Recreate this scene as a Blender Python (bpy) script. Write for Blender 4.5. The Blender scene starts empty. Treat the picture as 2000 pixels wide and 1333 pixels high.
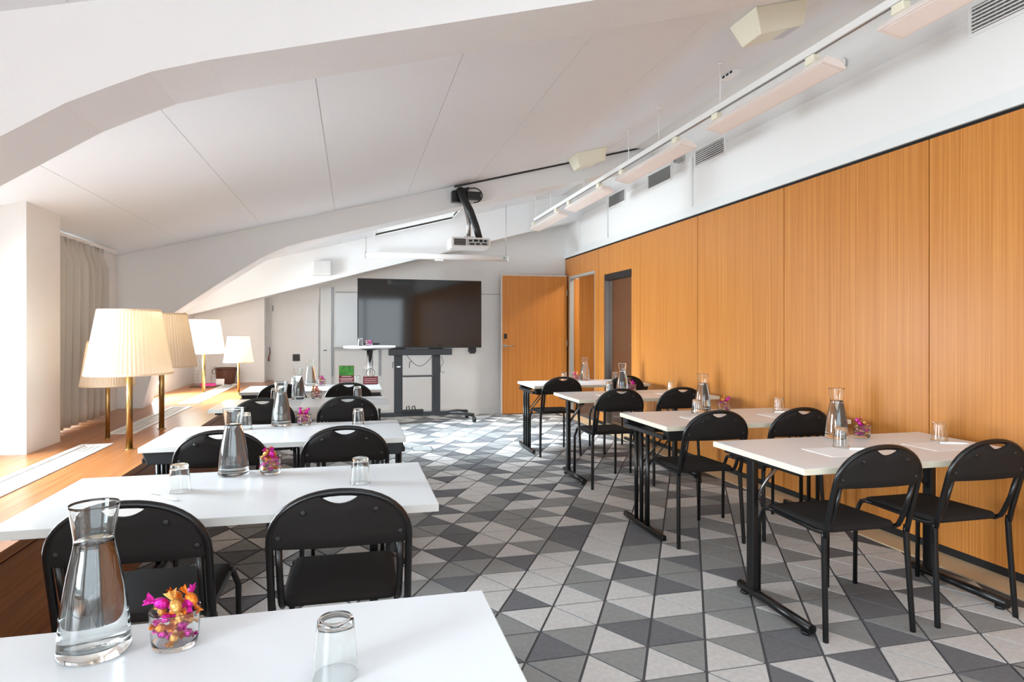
import bpy, math, random
from mathutils import Vector, Matrix
random.seed(7)
scene = bpy.context.scene
COL = scene.collection
R = math.radians
PI = math.pi

# ------------------------------------------------------------------ camera
FPX, HOR, EYE = 1255.0, 646.0, 1.30
PSI = math.atan(311 / FPX)
cd = bpy.data.cameras.new('camera')
cam = bpy.data.objects.new('camera', cd)
COL.objects.link(cam)
cd.sensor_width = 36.0
cd.lens = 36.0 * FPX / 2000.0
cd.shift_y = -(666.5 - HOR) / 2000.0
cd.clip_start = 0.02
cam.location = (0, 0, EYE)
cam.rotation_euler = (R(90), 0, -PSI)
scene.camera = cam

# ------------------------------------------------------------------ world, light, exposure
w = bpy.data.worlds.new('sky')
scene.world = w
w.use_nodes = True
bg = w.node_tree.nodes['Background']
bg.inputs[0].default_value = (0.90, 0.95, 1.0, 1)
bg.inputs[1].default_value = 0.7
scene.view_settings.view_transform = 'Standard'
scene.view_settings.look = 'None'
scene.view_settings.gamma = 1.0
scene.view_settings.use_curve_mapping = False
scene.view_settings.exposure = 1.3
try:
    scene.cycles.max_bounces = 12
    scene.cycles.diffuse_bounces = 6
    scene.cycles.transmission_bounces = 12
    scene.cycles.transparent_max_bounces = 16
    scene.cycles.sample_clamp_indirect = 6.0
    scene.cycles.blur_glossy = 0.5
except Exception:
    pass

CK, CZ = 0.26, 2.53                 # ceiling: z = CZ + CK * x


def ceil_z(x):
    return CZ + CK * x


LX = -2.10                          # inner face of the window wall
WX = 3.32                           # face of the wood panelling
BY = 9.85                           # back wall
FY = -2.6                           # wall behind the camera
LEDGE = 0.58


def area(name, loc, rot, sx, sy, power, color=(1, 1, 1), spread=180):
    l = bpy.data.lights.new(name, 'AREA')
    l.shape = 'RECTANGLE'
    l.size, l.size_y = sx, sy
    l.energy = power
    l.color = color
    l.spread = R(spread)
    o = bpy.data.objects.new(name, l)
    o.location = loc
    o.rotation_euler = rot
    COL.objects.link(o)
    return o


DAY = (0.79, 0.915, 1.0)
# daylight entering by the windows of the left wall (y0, y1)
WINS = [(-1.9, 0.1), (2.75, 4.15), (4.85, 5.75), (7.1, 7.95)]
WZ0, WZ1 = 0.70, 1.78
for (a, b), p in zip(WINS, (96, 48, 40, 125)):
    area('daylight_window', (LX - 0.42, (a + b) / 2, (WZ0 + WZ1) / 2), (0, R(-66), 0), WZ1 - WZ0, b - a, p, DAY, 125)
# daylight by the roof windows (x0, x1, y0, y1)
SKYL = [(0.35, 1.45, 0.55, 1.75), (0.30, 1.36, 7.35, 9.02)]
for (a, b, c, d), p, e in zip(SKYL, (3, 30), (0.0, 0.62)):      # e: light cut short to keep the far beam from burning out
    area('daylight_roof_window', ((a + b) / 2, (c + d - e) / 2, ceil_z((a + b) / 2) + 0.14), (0, -math.atan(CK), 0), b - a, d - c - e, p, DAY, 86)
# fill light through a wide window added behind the camera
FILLWIN = (-1.8, 3.0, 0.60, 2.35)
area('fill_rear_window', ((FILLWIN[0] + FILLWIN[1]) / 2, FY - 0.32, (FILLWIN[2] + FILLWIN[3]) / 2), (R(80), 0, 0), FILLWIN[1] - FILLWIN[0], FILLWIN[3] - FILLWIN[2], 44, DAY)

# ------------------------------------------------------------------ materials


def lin(c):
    return tuple(((v / 255) / 12.92 if v / 255 <= 0.04045 else ((v / 255 + 0.055) / 1.055) ** 2.4) for v in c) + (1,)


MATS = {}


def mat(name, col, rough=0.5, metal=0.0, bump=0.0, bscale=200.0, spec=0.5, var=0.0, vscale=6.0, **kw):
    if name in MATS:
        return MATS[name]
    m = bpy.data.materials.new(name)
    m.use_nodes = True
    nt = m.node_tree
    b = nt.nodes['Principled BSDF']
    b.inputs['Base Color'].default_value = lin(col)
    b.inputs['Roughness'].default_value = rough
    b.inputs['Metallic'].default_value = metal
    b.inputs['Specular IOR Level'].default_value = spec
    for k, v in kw.items():
        b.inputs[k.replace('_', ' ')].default_value = v
    tc = nt.nodes.new('ShaderNodeTexCoord')
    if var > 0:
        n = nt.nodes.new('ShaderNodeTexNoise')
        n.inputs['Scale'].default_value = vscale
        n.inputs['Detail'].default_value = 5
        nt.links.new(tc.outputs['Object'], n.inputs['Vector'])
        r = nt.nodes.new('ShaderNodeValToRGB')
        c = lin(col)
        r.color_ramp.elements[0].position = 0.3
        r.color_ramp.elements[1].position = 0.7
        r.color_ramp.elements[0].color = tuple(x * (1 - var) for x in c[:3]) + (1,)
        r.color_ramp.elements[1].color = tuple(min(1, x * (1 + var)) for x in c[:3]) + (1,)
        nt.links.new(n.outputs['Fac'], r.inputs['Fac'])
        nt.links.new(r.outputs['Color'], b.inputs['Base Color'])
    if bump > 0:
        n = nt.nodes.new('ShaderNodeTexNoise')
        n.inputs['Scale'].default_value = bscale
        n.inputs['Detail'].default_value = 3
        nt.links.new(tc.outputs['Object'], n.inputs['Vector'])
        bp = nt.nodes.new('ShaderNodeBump')
        bp.inputs['Strength'].default_value = bump
        bp.inputs['Distance'].default_value = 0.004
        nt.links.new(n.outputs['Fac'], bp.inputs['Height'])
        nt.links.new(bp.outputs['Normal'], b.inputs['Normal'])
    MATS[name] = m
    return m


def wood(name, c1, c2, c3, scale, rough=0.38, axis_scale=None):
    """straight-grained veneer; scale gives the grain stretch per axis"""
    m = bpy.data.materials.new(name)
    m.use_nodes = True
    nt = m.node_tree
    b = nt.nodes['Principled BSDF']
    b.inputs['Roughness'].default_value = rough
    b.inputs['Specular IOR Level'].default_value = 0.45
    tc = nt.nodes.new('ShaderNodeTexCoord')
    info = nt.nodes.new('ShaderNodeObjectInfo')
    add = nt.nodes.new('ShaderNodeVectorMath')
    add.operation = 'ADD'
    mul = nt.nodes.new('ShaderNodeVectorMath')
    mul.operation = 'MULTIPLY'
    mul.inputs[1].default_value = scale
    nt.links.new(tc.outputs['Object'], mul.inputs[0])
    comb = nt.nodes.new('ShaderNodeCombineXYZ')
    k = nt.nodes.new('ShaderNodeMath')
    k.operation = 'MULTIPLY'
    k.inputs[1].default_value = 37.0
    nt.links.new(info.outputs['Random'], k.inputs[0])
    for i in range(3):
        nt.links.new(k.outputs[0], comb.inputs[i])
    nt.links.new(mul.outputs[0], add.inputs[0])
    nt.links.new(comb.outputs[0], add.inputs[1])
    n = nt.nodes.new('ShaderNodeTexNoise')
    n.inputs['Scale'].default_value = 1.0
    n.inputs['Detail'].default_value = 6
    n.inputs['Roughness'].default_value = 0.62
    nt.links.new(add.outputs[0], n.inputs['Vector'])
    r = nt.nodes.new('ShaderNodeValToRGB')
    e = r.color_ramp.elements
    e[0].position, e[0].color = 0.32, lin(c1)
    e[1].position, e[1].color = 0.68, lin(c3)
    q = e.new(0.5)
    q.color = lin(c2)
    nt.links.new(n.outputs['Fac'], r.inputs['Fac'])
    nt.links.new(r.outputs['Color'], b.inputs['Base Color'])
    MATS[name] = m
    return m


def glass(name, col=(1, 1, 1, 1), ior=1.45, rough=0.0):
    m = bpy.data.materials.new(name)
    m.use_nodes = True
    nt = m.node_tree
    b = nt.nodes['Principled BSDF']
    b.inputs['Base Color'].default_value = col
    b.inputs['Roughness'].default_value = rough
    b.inputs['IOR'].default_value = ior
    b.inputs['Transmission Weight'].default_value = 1.0
    MATS[name] = m
    return m


def pane(name, refl=0.08, tint=(1, 1, 1, 1)):
    m = bpy.data.materials.new(name)
    m.use_nodes = True
    nt = m.node_tree
    nt.nodes.clear()
    o = nt.nodes.new('ShaderNodeOutputMaterial')
    mx = nt.nodes.new('ShaderNodeMixShader')
    mx.inputs[0].default_value = refl
    t = nt.nodes.new('ShaderNodeBsdfTransparent')
    t.inputs[0].default_value = tint
    g = nt.nodes.new('ShaderNodeBsdfGlossy')
    g.inputs['Roughness'].default_value = 0.02
    nt.links.new(t.outputs[0], mx.inputs[1])
    nt.links.new(g.outputs[0], mx.inputs[2])
    nt.links.new(mx.outputs[0], o.inputs[0])
    MATS[name] = m
    return m


def emit(name, col, strength):
    m = bpy.data.materials.new(name)
    m.use_nodes = True
    b = m.node_tree.nodes['Principled BSDF']
    b.inputs['Base Color'].default_value = lin(col)
    b.inputs['Emission Color'].default_value = lin(col)
    b.inputs['Emission Strength'].default_value = strength
    MATS[name] = m
    return m


PLASTER = mat('white_plaster', (232, 233, 233), 0.85, bump=0.25, bscale=140)
CEILM = mat('ceiling_board', (236, 240, 244), 0.8, bump=0.05, bscale=90)
SEAM = mat('seam_grey', (176, 175, 173), 0.9)
WALLW = mat('wall_paint', (234, 232, 229), 0.75, bump=0.08, bscale=160)
TRIMW = mat('white_trim', (228, 229, 227), 0.45)
WHITEMET = mat('white_metal', (236, 234, 231), 0.35)
LAMIN = mat('white_laminate', (226, 232, 236), 0.28, spec=0.45)
EDGE = mat('cream_edge', (226, 220, 198), 0.5)
EDGEW = mat('white_edge', (222, 224, 220), 0.4)
BLACKMET = mat('black_metal', (17, 17, 18), 0.30, spec=0.5)
BLACKFAB = mat('black_fabric', (33, 30, 29), 0.85, bump=0.35, bscale=900, spec=0.3)
BLACKPL = mat('black_plastic', (24, 24, 25), 0.45)
BRACKET = mat('grey_plastic', (62, 66, 70), 0.45)
CHROME = mat('chrome', (215, 212, 208), 0.12, 1.0)
STEEL = mat('brushed_steel', (180, 180, 178), 0.32, 1.0)
BRASS = mat('brass', (172, 146, 96), 0.32, 1.0, var=0.15, vscale=14)
GREY = mat('vent_grey', (122, 121, 119), 0.6)
DARK = mat('dark_gap', (18, 16, 15), 0.8)
CREAMP = mat('cream_plastic', (235, 230, 208), 0.5)
CURT = mat('grey_curtain', (205, 203, 197), 0.9, bump=0.2, bscale=500)
LEATHER = mat('brown_leather', (98, 58, 42), 0.6, var=0.2, vscale=30)
PINK = mat('pink_paper', (224, 60, 140), 0.6)
PAPER = mat('white_paper', (246, 246, 246), 0.7)
REDP = mat('red_print', (128, 32, 50), 0.5)
PALEP = mat('pale_print', (226, 190, 190), 0.5)
CORRW = mat('corridor_wall', (168, 138, 118), 0.7)
SOCKET = mat('black_socket', (34, 31, 30), 0.4)
SCREENM = mat('tv_glass', (5, 5, 6), 0.06, spec=0.6)
THRESH = mat('pale_threshold', (196, 172, 138), 0.5, var=0.06, vscale=3)
WATERGLASS = glass('clear_glass', (0.97, 0.99, 0.985, 1), 1.45)
WATER = glass('water', (0.96, 0.985, 1.0, 1), 1.33)
WINPANE = pane('window_pane', 0.06)
DARKPANE = pane('door_pane', 0.16, (0.72, 0.66, 0.62, 1))
ACRYL = pane('acrylic', 0.08)
WOODP = wood('oak_panel', (176, 106, 42), (194, 124, 54), (206, 140, 68), (5.0, 110.0, 0.7), 0.36)
WOODD = wood('oak_door', (186, 114, 48), (203, 130, 58), (214, 144, 70), (90.0, 90.0, 0.7), 0.36)
WOODL = wood('oak_ledge', (142, 86, 46), (164, 104, 58), (180, 120, 72), (45.0, 1.1, 45.0), 0.3)

# carpet
CARP = []
for nm, c in (('carpet_light', (198, 197, 195)), ('carpet_mid', (143, 144, 143)), ('carpet_dark', (112, 113, 116))):
    CARP.append(mat(nm, c, 0.95, bump=0.5, bscale=420, spec=0.1, var=0.09, vscale=38))
CARPLINE = mat('carpet_line', (94, 94, 97), 0.95, bump=0.4, bscale=420, spec=0.1)

# pleated lamp shade: diffuse + translucent
m = bpy.data.materials.new('shade_fabric')
m.use_nodes = True
nt = m.node_tree
nt.nodes.clear()
o_ = nt.nodes.new('ShaderNodeOutputMaterial')
mx = nt.nodes.new('ShaderNodeMixShader')
mx.inputs[0].default_value = 0.5
d_ = nt.nodes.new('ShaderNodeBsdfDiffuse')
d_.inputs[0].default_value = lin((246, 238, 222))
t_ = nt.nodes.new('ShaderNodeBsdfTranslucent')
t_.inputs[0].default_value = lin((250, 232, 200))
nt.links.new(d_.outputs[0], mx.inputs[1])
nt.links.new(t_.outputs[0], mx.inputs[2])
nt.links.new(mx.outputs[0], o_.inputs[0])
SHADE = m
BULB = emit('bulb_glow', (255, 222, 170), 1.2)


def foil(name, col):
    return mat(name, col, 0.22, 0.55, bump=0.9, bscale=160)


FOILS = [foil('orange_foil', (226, 128, 36)), foil('magenta_foil', (208, 36, 160)), foil('gold_foil', (214, 158, 84)), foil('rose_foil', (214, 140, 130))]

# ------------------------------------------------------------------ mesh helpers


class MB:
    def __init__(s):
        s.v, s.f, s.sm, s.mi = [], [], [], []

    def face(s, idx, smooth=False, mi=0):
        s.f.append(tuple(idx))
        s.sm.append(smooth)
        s.mi.append(mi)

    def box(s, x0, x1, y0, y1, z0, z1, M=None, mi=0):
        b = len(s.v)
        for z in (z0, z1):
            for x, y in ((x0, y0), (x1, y0), (x1, y1), (x0, y1)):
                p = Vector((x, y, z))
                s.v.append(tuple(M @ p if M else p))
        for q in ((3, 2, 1, 0), (4, 5, 6, 7), (0, 1, 5, 4), (1, 2, 6, 5), (2, 3, 7, 6), (3, 0, 4, 7)):
            s.face([b + i for i in q], mi=mi)
        return s

    def hexa(s, pts, mi=0):
        """8 points: bottom loop ccw, then top loop ccw"""
        b = len(s.v)
        s.v += [tuple(p) for p in pts]
        for q in ((3, 2, 1, 0), (4, 5, 6, 7), (0, 1, 5, 4), (1, 2, 6, 5), (2, 3, 7, 6), (3, 0, 4, 7)):
            s.face([b + i for i in q], mi=mi)
        return s

    def prism(s, poly, plane, a, b_, smooth=False):
        """poly: 2D ccw list in the plane ('xz','xy','yz'), extruded a..b along the third axis"""
        n = len(poly)
        b = len(s.v)
        for t in (a, b_):
            for p, q in poly:
                s.v.append({'xz': (p, t, q), 'xy': (p, q, t), 'yz': (t, p, q)}[plane])
        flip = plane == 'xz'
        s.face([b + i for i in (range(n) if flip else reversed(range(n)))])
        s.face([b + n + i for i in (reversed(range(n)) if flip else range(n))])
        for i in range(n):
            j = (i + 1) % n
            q = [b + i, b + j, b + n + j, b + n + i]
            s.face(q[::-1] if flip else q, smooth)
        return s

    def tube(s, pts, r, seg=10, cap=True, sx=1.0):
        pts = [Vector(p) for p in pts]
        n = len(pts)
        rr = r if isinstance(r, (list, tuple)) else [r] * n
        tang = []
        for i in range(n):
            a = pts[max(0, i - 1)]
            c = pts[min(n - 1, i + 1)]
            tang.append((c - a).normalized())
        t0 = tang[0]
        up = Vector((0, 0, 1)) if abs(t0.z) < 0.9 else Vector((0, 1, 0))
        nrm = (up - t0 * up.dot(t0)).normalized()
        b = len(s.v)
        for i in range(n):
            t = tang[i]
            nrm = (nrm - t * nrm.dot(t)).normalized()
            bi = t.cross(nrm)
            for k in range(seg):
                a = 2 * PI * k / seg
                s.v.append(tuple(pts[i] + nrm * (math.cos(a) * rr[i]) + bi * (math.sin(a) * rr[i] * sx)))
        for i in range(n - 1):
            for k in range(seg):
                k2 = (k + 1) % seg
                s.face([b + i * seg + k, b + i * seg + k2, b + (i + 1) * seg + k2, b + (i + 1) * seg + k], True)
        if cap:
            s.face([b + k for k in reversed(range(seg))])
            s.face([b + (n - 1) * seg + k for k in range(seg)])
        return s

    def lathe(s, prof, seg=32, cx=0, cy=0, cz=0, ripple=None, closed=False):
        """profile of (r, z); r = 0 ends collapse to a pole"""
        rows = []
        for (r, z) in prof:
            if r <= 1e-6:
                s.v.append((cx, cy, cz + z))
                rows.append([len(s.v) - 1])
            else:
                b = len(s.v)
                for k in range(seg):
                    a = 2 * PI * k / seg
                    q = r * (1 + (ripple[k % len(ripple)] if ripple else 0))
                    s.v.append((cx + q * math.cos(a), cy + q * math.sin(a), cz + z))
                rows.append(list(range(b, b + seg)))
        pairs = list(zip(rows, rows[1:]))
        if closed:
            pairs.append((rows[-1], rows[0]))
        for A, B in pairs:
            for k in range(seg):
                k2 = (k + 1) % seg
                if len(A) == 1 and len(B) == 1:
                    continue
                if len(A) == 1:
                    s.face([A[0], B[k2], B[k]], True)
                elif len(B) == 1:
                    s.face([A[k], A[k2], B[0]], True)
                else:
                    s.face([A[k], A[k2], B[k2], B[k]], True)
        return s

    def mesh(s, name):
        me = bpy.data.meshes.new(name)
        me.from_pydata(s.v, [], s.f)
        me.polygons.foreach_set('use_smooth', s.sm)
        me.polygons.foreach_set('material_index', s.mi)
        me.update()
        return me

    def build(s, name, material, parent=None, bevel=0.0, loc=None, rot=None):
        me = s.mesh(name)
        for mt in (material if isinstance(material, (list, tuple)) else [material]):
            me.materials.append(mt)
        o = bpy.data.objects.new(name, me)
        COL.objects.link(o)
        if parent:
            o.parent = parent
        if loc:
            o.location = loc
        if rot:
            o.rotation_euler = rot
        if bevel > 0:
            bv = o.modifiers.new('bevel', 'BEVEL')
            bv.width = bevel
            bv.segments = 2
            bv.limit_method = 'ANGLE'
        return o


def box(*a, **k):
    return MB().box(*a, **k)


def thing(name, label, cat, loc=(0, 0, 0), rz=0.0, group=None):
    o = bpy.data.objects.new(name, None)
    o.empty_display_size = 0.05
    COL.objects.link(o)
    o.location = loc
    o.rotation_euler = (0, 0, rz)
    return tag(o, label, cat, group)


def tag(o, label, cat, group=None):
    o['label'] = label
    o['category'] = cat
    if group:
        o['group'] = group
    return o


def struct(o, label=None, cat=None):
    o['kind'] = 'structure'
    if label:
        o['label'] = label
    if cat:
        o['category'] = cat
    return o


def dup(root, loc, rz, label, group=None):
    r = root.copy()
    COL.objects.link(r)
    r.location = loc
    r.rotation_euler = (0, 0, rz)
    r['label'] = label
    if group:
        r['group'] = group
    for ch in list(root.children):
        c = ch.copy()
        COL.objects.link(c)
        c.parent = r
        for g in list(ch.children):
            d = g.copy()
            COL.objects.link(d)
            d.parent = c
    return r


def arc(cx, cz, r, a0, a1, n):
    return [(cx + r * math.cos(R(a0 + (a1 - a0) * i / n)), cz + r * math.sin(R(a0 + (a1 - a0) * i / n))) for i in range(n + 1)]


# ================================================================== SETTING
# ---- floor: carpet woven in triangles
fl = box(LX - 0.3, WX + 0.15, FY - 0.2, BY + 0.15, -0.08, -0.004).build('floor', CARPLINE)
struct(fl, 'grey carpet floor with a pattern of light, mid and dark triangles', 'floor')
BX, BYR, OX, OY = 0.261, 0.2327, 1.178, 2.43
GAPW = 0.0075


def vx(k, n):
    return OX + BX * n + (BX / 2 if k % 2 else 0)


def vy(k):
    return OY + BYR * k


# colours read from the photograph: strip -> (kind, x of base-left / apex, tone)
SEEN = {
    -2: [('D', 1.70, 0), ('U', 1.70, 0), ('D', 1.961, 2), ('U', 1.961, 0), ('D', 2.222, 0), ('U', 2.222, 2), ('D', 2.483, 0), ('U', 2.483, 0)],
    -1: [('D', .787, 1), ('U', .787, 0), ('D', 1.048, 1), ('U', 1.048, 0), ('D', 1.309, 1), ('U', 1.309, 0), ('D', 1.574, 1), ('U', 1.574, 2), ('D', 1.835, 2), ('U', 1.835, 0), ('D', 2.096, 1), ('U', 2.096, 2), ('D', 2.357, 1), ('U', 2.357, 1), ('D', 2.618, 0), ('U', 2.618, 1), ('D', 2.879, 0)],
    0: [('D', .656, 1), ('U', .656, 2), ('D', .917, 1), ('U', .917, 0), ('D', 1.178, 2), ('U', 1.178, 2), ('D', 1.439, 1), ('U', 1.439, 0), ('D', 1.70, 1), ('U', 1.70, 1), ('D', 1.961, 0), ('U', 1.961, 0), ('D', 2.222, 1), ('U', 2.222, 2), ('D', 2.483, 2), ('U', 2.483, 0)],
    1: [('U', .525, 1), ('D', .786, 0), ('U', .786, 0), ('D', 1.047, 0), ('U', 1.047, 1), ('D', 1.309, 0), ('U', 1.309, 0), ('D', 1.57, 0), ('U', 1.57, 1), ('D', 1.83, 1)],
    2: [('D', .656, 0), ('U', .656, 2), ('D', .917, 0), ('U', .917, 0), ('D', 1.178, 1), ('U', 1.178, 0), ('D', 1.439, 1), ('U', 1.439, 2), ('D', 1.70, 1), ('U', 1.70, 0)],
    3: [('U', .525, 0), ('D', .786, 0), ('U', .786, 0), ('D', 1.047, 0), ('U', 1.047, 1), ('D', 1.309, 0), ('U', 1.309, 2), ('D', 1.57, 0), ('U', 1.57, 1), ('D', 1.83, 2), ('U', 1.83, 1)],
    4: [('U', .656, 1), ('D', .917, 2), ('U', .917, 0), ('D', 1.178, 0), ('U', 1.178, 1), ('D', 1.439, 0), ('U', 1.439, 1), ('D', 1.70, 1), ('U', 1.70, 0), ('D', .656, 1)],
    5: [('U', .525, 2), ('D', .786, 1), ('U', .786, 0), ('D', 1.047, 1), ('U', 1.047, 1), ('D', 1.309, 2), ('U', 1.309, 0), ('D', 1.57, 0), ('U', 1.57, 2)],
}
TONE = {}
for r_, lst in SEEN.items():
    for kd, x_, t in lst:
        n_ = round((x_ - OX - (BX / 2 if r_ % 2 else 0)) / BX)
        TONE[(r_, kd, n_)] = t


def tone(r, kd, n):
    if (r, kd, n) in TONE:
        return TONE[(r, kd, n)]
    q = random.Random(r * 7919 + n * 104729 + (0 if kd == 'U' else 31))
    v = q.random()
    return 0 if v < 0.44 else (1 if v < 0.78 else 2)


FX0, FX1, FYN, FYF = LX + 1.0, 3.13, FY + 0.02, BY - 0.01


def tri_local(kd):
    """triangle about its own centroid, shrunk by the line width"""
    s = 1 - GAPW * 2.4 / BX
    if kd == 'U':
        P = [(-BX / 2, -BYR / 3), (BX / 2, -BYR / 3), (0, 2 * BYR / 3)]
    else:
        P = [(0, -2 * BYR / 3), (BX / 2, BYR / 3), (-BX / 2, BYR / 3)]
    return [(x * s, y * s) for x, y in P]


TRIMESH = {}
for kd in 'UD':
    for t in range(3):
        me = MB().prism(tri_local(kd), 'xy', -0.004, 0.0).mesh('carpet_piece')
        me.materials.append(CARP[t])
        TRIMESH[(kd, t)] = me
cands = []
k0 = int(math.floor((FYN - OY) / BYR)) - 1
k1 = int(math.ceil((FYF - OY) / BYR)) + 1
for r_ in range(k0, k1):
    for n_ in range(-20, 20):
        for kd in 'UD':
            if kd == 'U':
                x, y = vx(r_, n_) + BX / 2, vy(r_) + BYR / 3
            else:
                x, y = vx(r_, n_), vy(r_) + 2 * BYR / 3
            if x - BX / 2 < FX0 - BX or x + BX / 2 > FX1 + 0.1 or y < FYN or y > FYF:
                continue
            c_, s_ = math.cos(PSI), math.sin(PSI)
            fw, rt = x * s_ + y * c_, x * c_ - y * s_
            vis = False
            if fw > 0.4:
                px, py = 1000 + FPX * rt / fw, HOR + FPX * EYE / fw
                vis = 760 < px < 2040 and py < 1360
            cands.append((0 if vis else 1, x * x + y * y, x, y, kd, tone(r_, kd, n_)))
cands.sort()
rest = MB()
for i, (nv, d2, x, y, kd, t) in enumerate(cands):
    if i < 300:
        o = bpy.data.objects.new('carpet_piece', TRIMESH[(kd, t)])
        COL.objects.link(o)
        o.parent = fl
        o.location = (x, y, 0)
    else:
        b = len(rest.v)
        P = tri_local(kd)
        if x - BX / 2 < LX or x + BX / 2 > 3.2:
            pass
        for q in P:
            rest.v.append((x + q[0], y + q[1], 0.0))
        rest.face([b, b + 1, b + 2], mi=t)
o = rest.build('carpet_pieces_far', CARP, fl)
o['kind'] = 'stuff'
# pale wood threshold along the panelling
o = box(3.13, WX + 0.03, FY, BY, -0.003, 0.006).build('trim_1', THRESH)
struct(o, 'pale wooden floor strip along the foot of the wood panelling', 'trim')

o = MB().box(-0.11, 0.11, -0.13, -0.12, 0, 0.004).box(-0.11, 0.11, 0.12, 0.13, 0, 0.004).box(-0.11, -0.10, -0.12, 0.12, 0, 0.004).box(0.10, 0.11, -0.12, 0.12, 0, 0.004)
fs = thing('floor_socket_hatch', 'square floor socket hatch with thin steel rim in the aisle carpet', 'floor hatch', (0.74, 7.08, 0.0004))
o.build('rim', STEEL, fs)
box(-0.099, 0.099, -0.119, 0.119, 0, 0.0025).build('lid', CARP[1], fs)

# ---- ceiling with boards and roof windows
XS = [LX - 0.05, -1.53, -0.85, -0.17, 0.53, 1.22, 1.92, 2.62, WX + 0.1]
BEAMS = [(2.25, 2.55), (6.6, 6.9), (9.1, 9.4)]


def cells(x0, x1, y0, y1):
    """cells of a rectangle minus the roof windows"""
    out = [(x0, x1, y0, y1)]
    for (a, b, c, d) in SKYL:
        nw = []
        for (p, q, r_, s_) in out:
            if q <= a or p >= b or s_ <= c or r_ >= d:
                nw.append((p, q, r_, s_))
                continue
            if p < a:
                nw.append((p, a, r_, s_))
            if q > b:
                nw.append((b, q, r_, s_))
            pp, qq = max(p, a), min(q, b)
            if r_ < c:
                nw.append((pp, qq, r_, c))
            if s_ > d:
                nw.append((pp, qq, d, s_))
        out = nw
    return out


def slope_box(mb, x0, x1, y0, y1, dz0, dz1):
    return mb.hexa([(x0, y0, ceil_z(x0) + dz0), (x1, y0, ceil_z(x1) + dz0), (x1, y1, ceil_z(x1) + dz0), (x0, y1, ceil_z(x0) + dz0),
                    (x0, y0, ceil_z(x0) + dz1), (x1, y0, ceil_z(x1) + dz1), (x1, y1, ceil_z(x1) + dz1), (x0, y1, ceil_z(x0) + dz1)])


mb = MB()
for c in cells(LX - 0.3, WX + 0.25, FY - 0.2, BY + 0.2):
    slope_box(mb, *c, 0.012, 0.03)
ceiling = struct(mb.build('ceiling', SEAM), 'sloping white ceiling of long boards with thin joints', 'ceiling')
bays = [(FY, 2.3), (2.5, 6.65), (6.85, 9.15), (9.35, BY)]
for (ya, yb) in bays:
    for xa, xb in zip(XS, XS[1:]):
        for c in cells(xa + 0.0013, xb - 0.0013, ya, yb):
            slope_box(MB(), *c, 0.0, 0.0115).build('ceiling_board', CEILM, ceiling)
# coved corner between ceiling and right wall
cz = ceil_z(WX)
pts = []
A = Vector((WX + 0.02 - 0.42, ceil_z(WX + 0.02 - 0.42) + 0.004))
Bc = Vector((WX + 0.03, ceil_z(WX + 0.03) + 0.004))
Cc = Vector((WX + 0.024, cz - 0.36))
poly = []
for i in range(11):
    t = i / 10
    p = A * (1 - t) ** 2 + Bc * 2 * t * (1 - t) + Cc * t * t
    poly.append((p.x, p.y))
poly = poly + [(WX + 0.06, cz - 0.36), (WX + 0.06, ceil_z(WX + 0.06) + 0.01)]
mb = MB().prism(poly, 'xz', FY, BY, smooth=True)
struct(mb.build('trim_2', WALLW), 'white coved corner between sloping ceiling and right wall', 'trim')

# ---- roof windows
for i, (a, b, c, d) in enumerate(SKYL):
    root = struct(bpy.data.objects.new('window_%d' % (i + 1), None), ['roof window in the near ceiling bay above the camera', 'bright roof window in the far ceiling behind the projector'][i], 'roof window')
    COL.objects.link(root)
    root.location = ((a + b) / 2, (c + d) / 2, ceil_z((a + b) / 2))
    inv = Matrix.Translation(-Vector(root.location))
    mb = MB()
    for (p, q, r_, s_) in ((a - 0.02, a, c - 0.02, d + 0.02), (b, b + 0.02, c - 0.02, d + 0.02), (a, b, c - 0.02, c), (a, b, d, d + 0.02)):
        slope_box(mb, p, q, r_, s_, -0.012, 0.034)
    mb.v = [tuple(inv @ Vector(v)) for v in mb.v]
    mb.build('window_frame', TRIMW, root)
    mb = MB()
    yb_ = d - 0.16
    slope_box(mb, a, b, yb_ - 0.02, yb_ + 0.02, 0.002, 0.025)
    mb.v = [tuple(inv @ Vector(v)) for v in mb.v]
    mb.build('sash_bar', TRIMW, root)
    mb = MB()
    slope_box(mb, a, b, c, d, 0.028, 0.033)
    mb.v = [tuple(inv @ Vector(v)) for v in mb.v]
    mb.build('pane', WINPANE, root)

# ---- beams (kneed frames): profile in x,z


def beam(i, y0, y1, low, label, top_gap=0.02):
    poly = list(low) + [(WX + 0.05, ceil_z(WX + 0.05) + top_gap), (LX - 0.05, ceil_z(LX - 0.05) + top_gap)]
    o = MB().prism(poly, 'xz', y0, y1).build('roof_beam', PLASTER)
    o['kind'] = 'structure'
    o['label'] = label
    o['category'] = 'beam'
    return o


knee = [(LX - 0.05, LEDGE - 0.02), (-1.90, LEDGE - 0.02), (-1.76, 1.09), (-1.62, 1.47), (-1.24, 1.745), (-0.86, 2.0), (-0.74, 2.062), (-0.62, 2.12), (-0.45, 2.175), (0.18, 2.344), (1.035, 2.575), (WX + 0.05, 3.19)]
beam(0, 2.25, 2.55, knee, 'near white plaster beam with a knee, at top left of the room')
beam(1, 6.6, 6.9, knee, 'middle white kneed beam that carries the projector arm')
beam(2, 9.1, 9.4, [(LX - 0.05, 1.48), (WX + 0.05, 2.985)], 'far straight white beam in front of the back wall')
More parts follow.
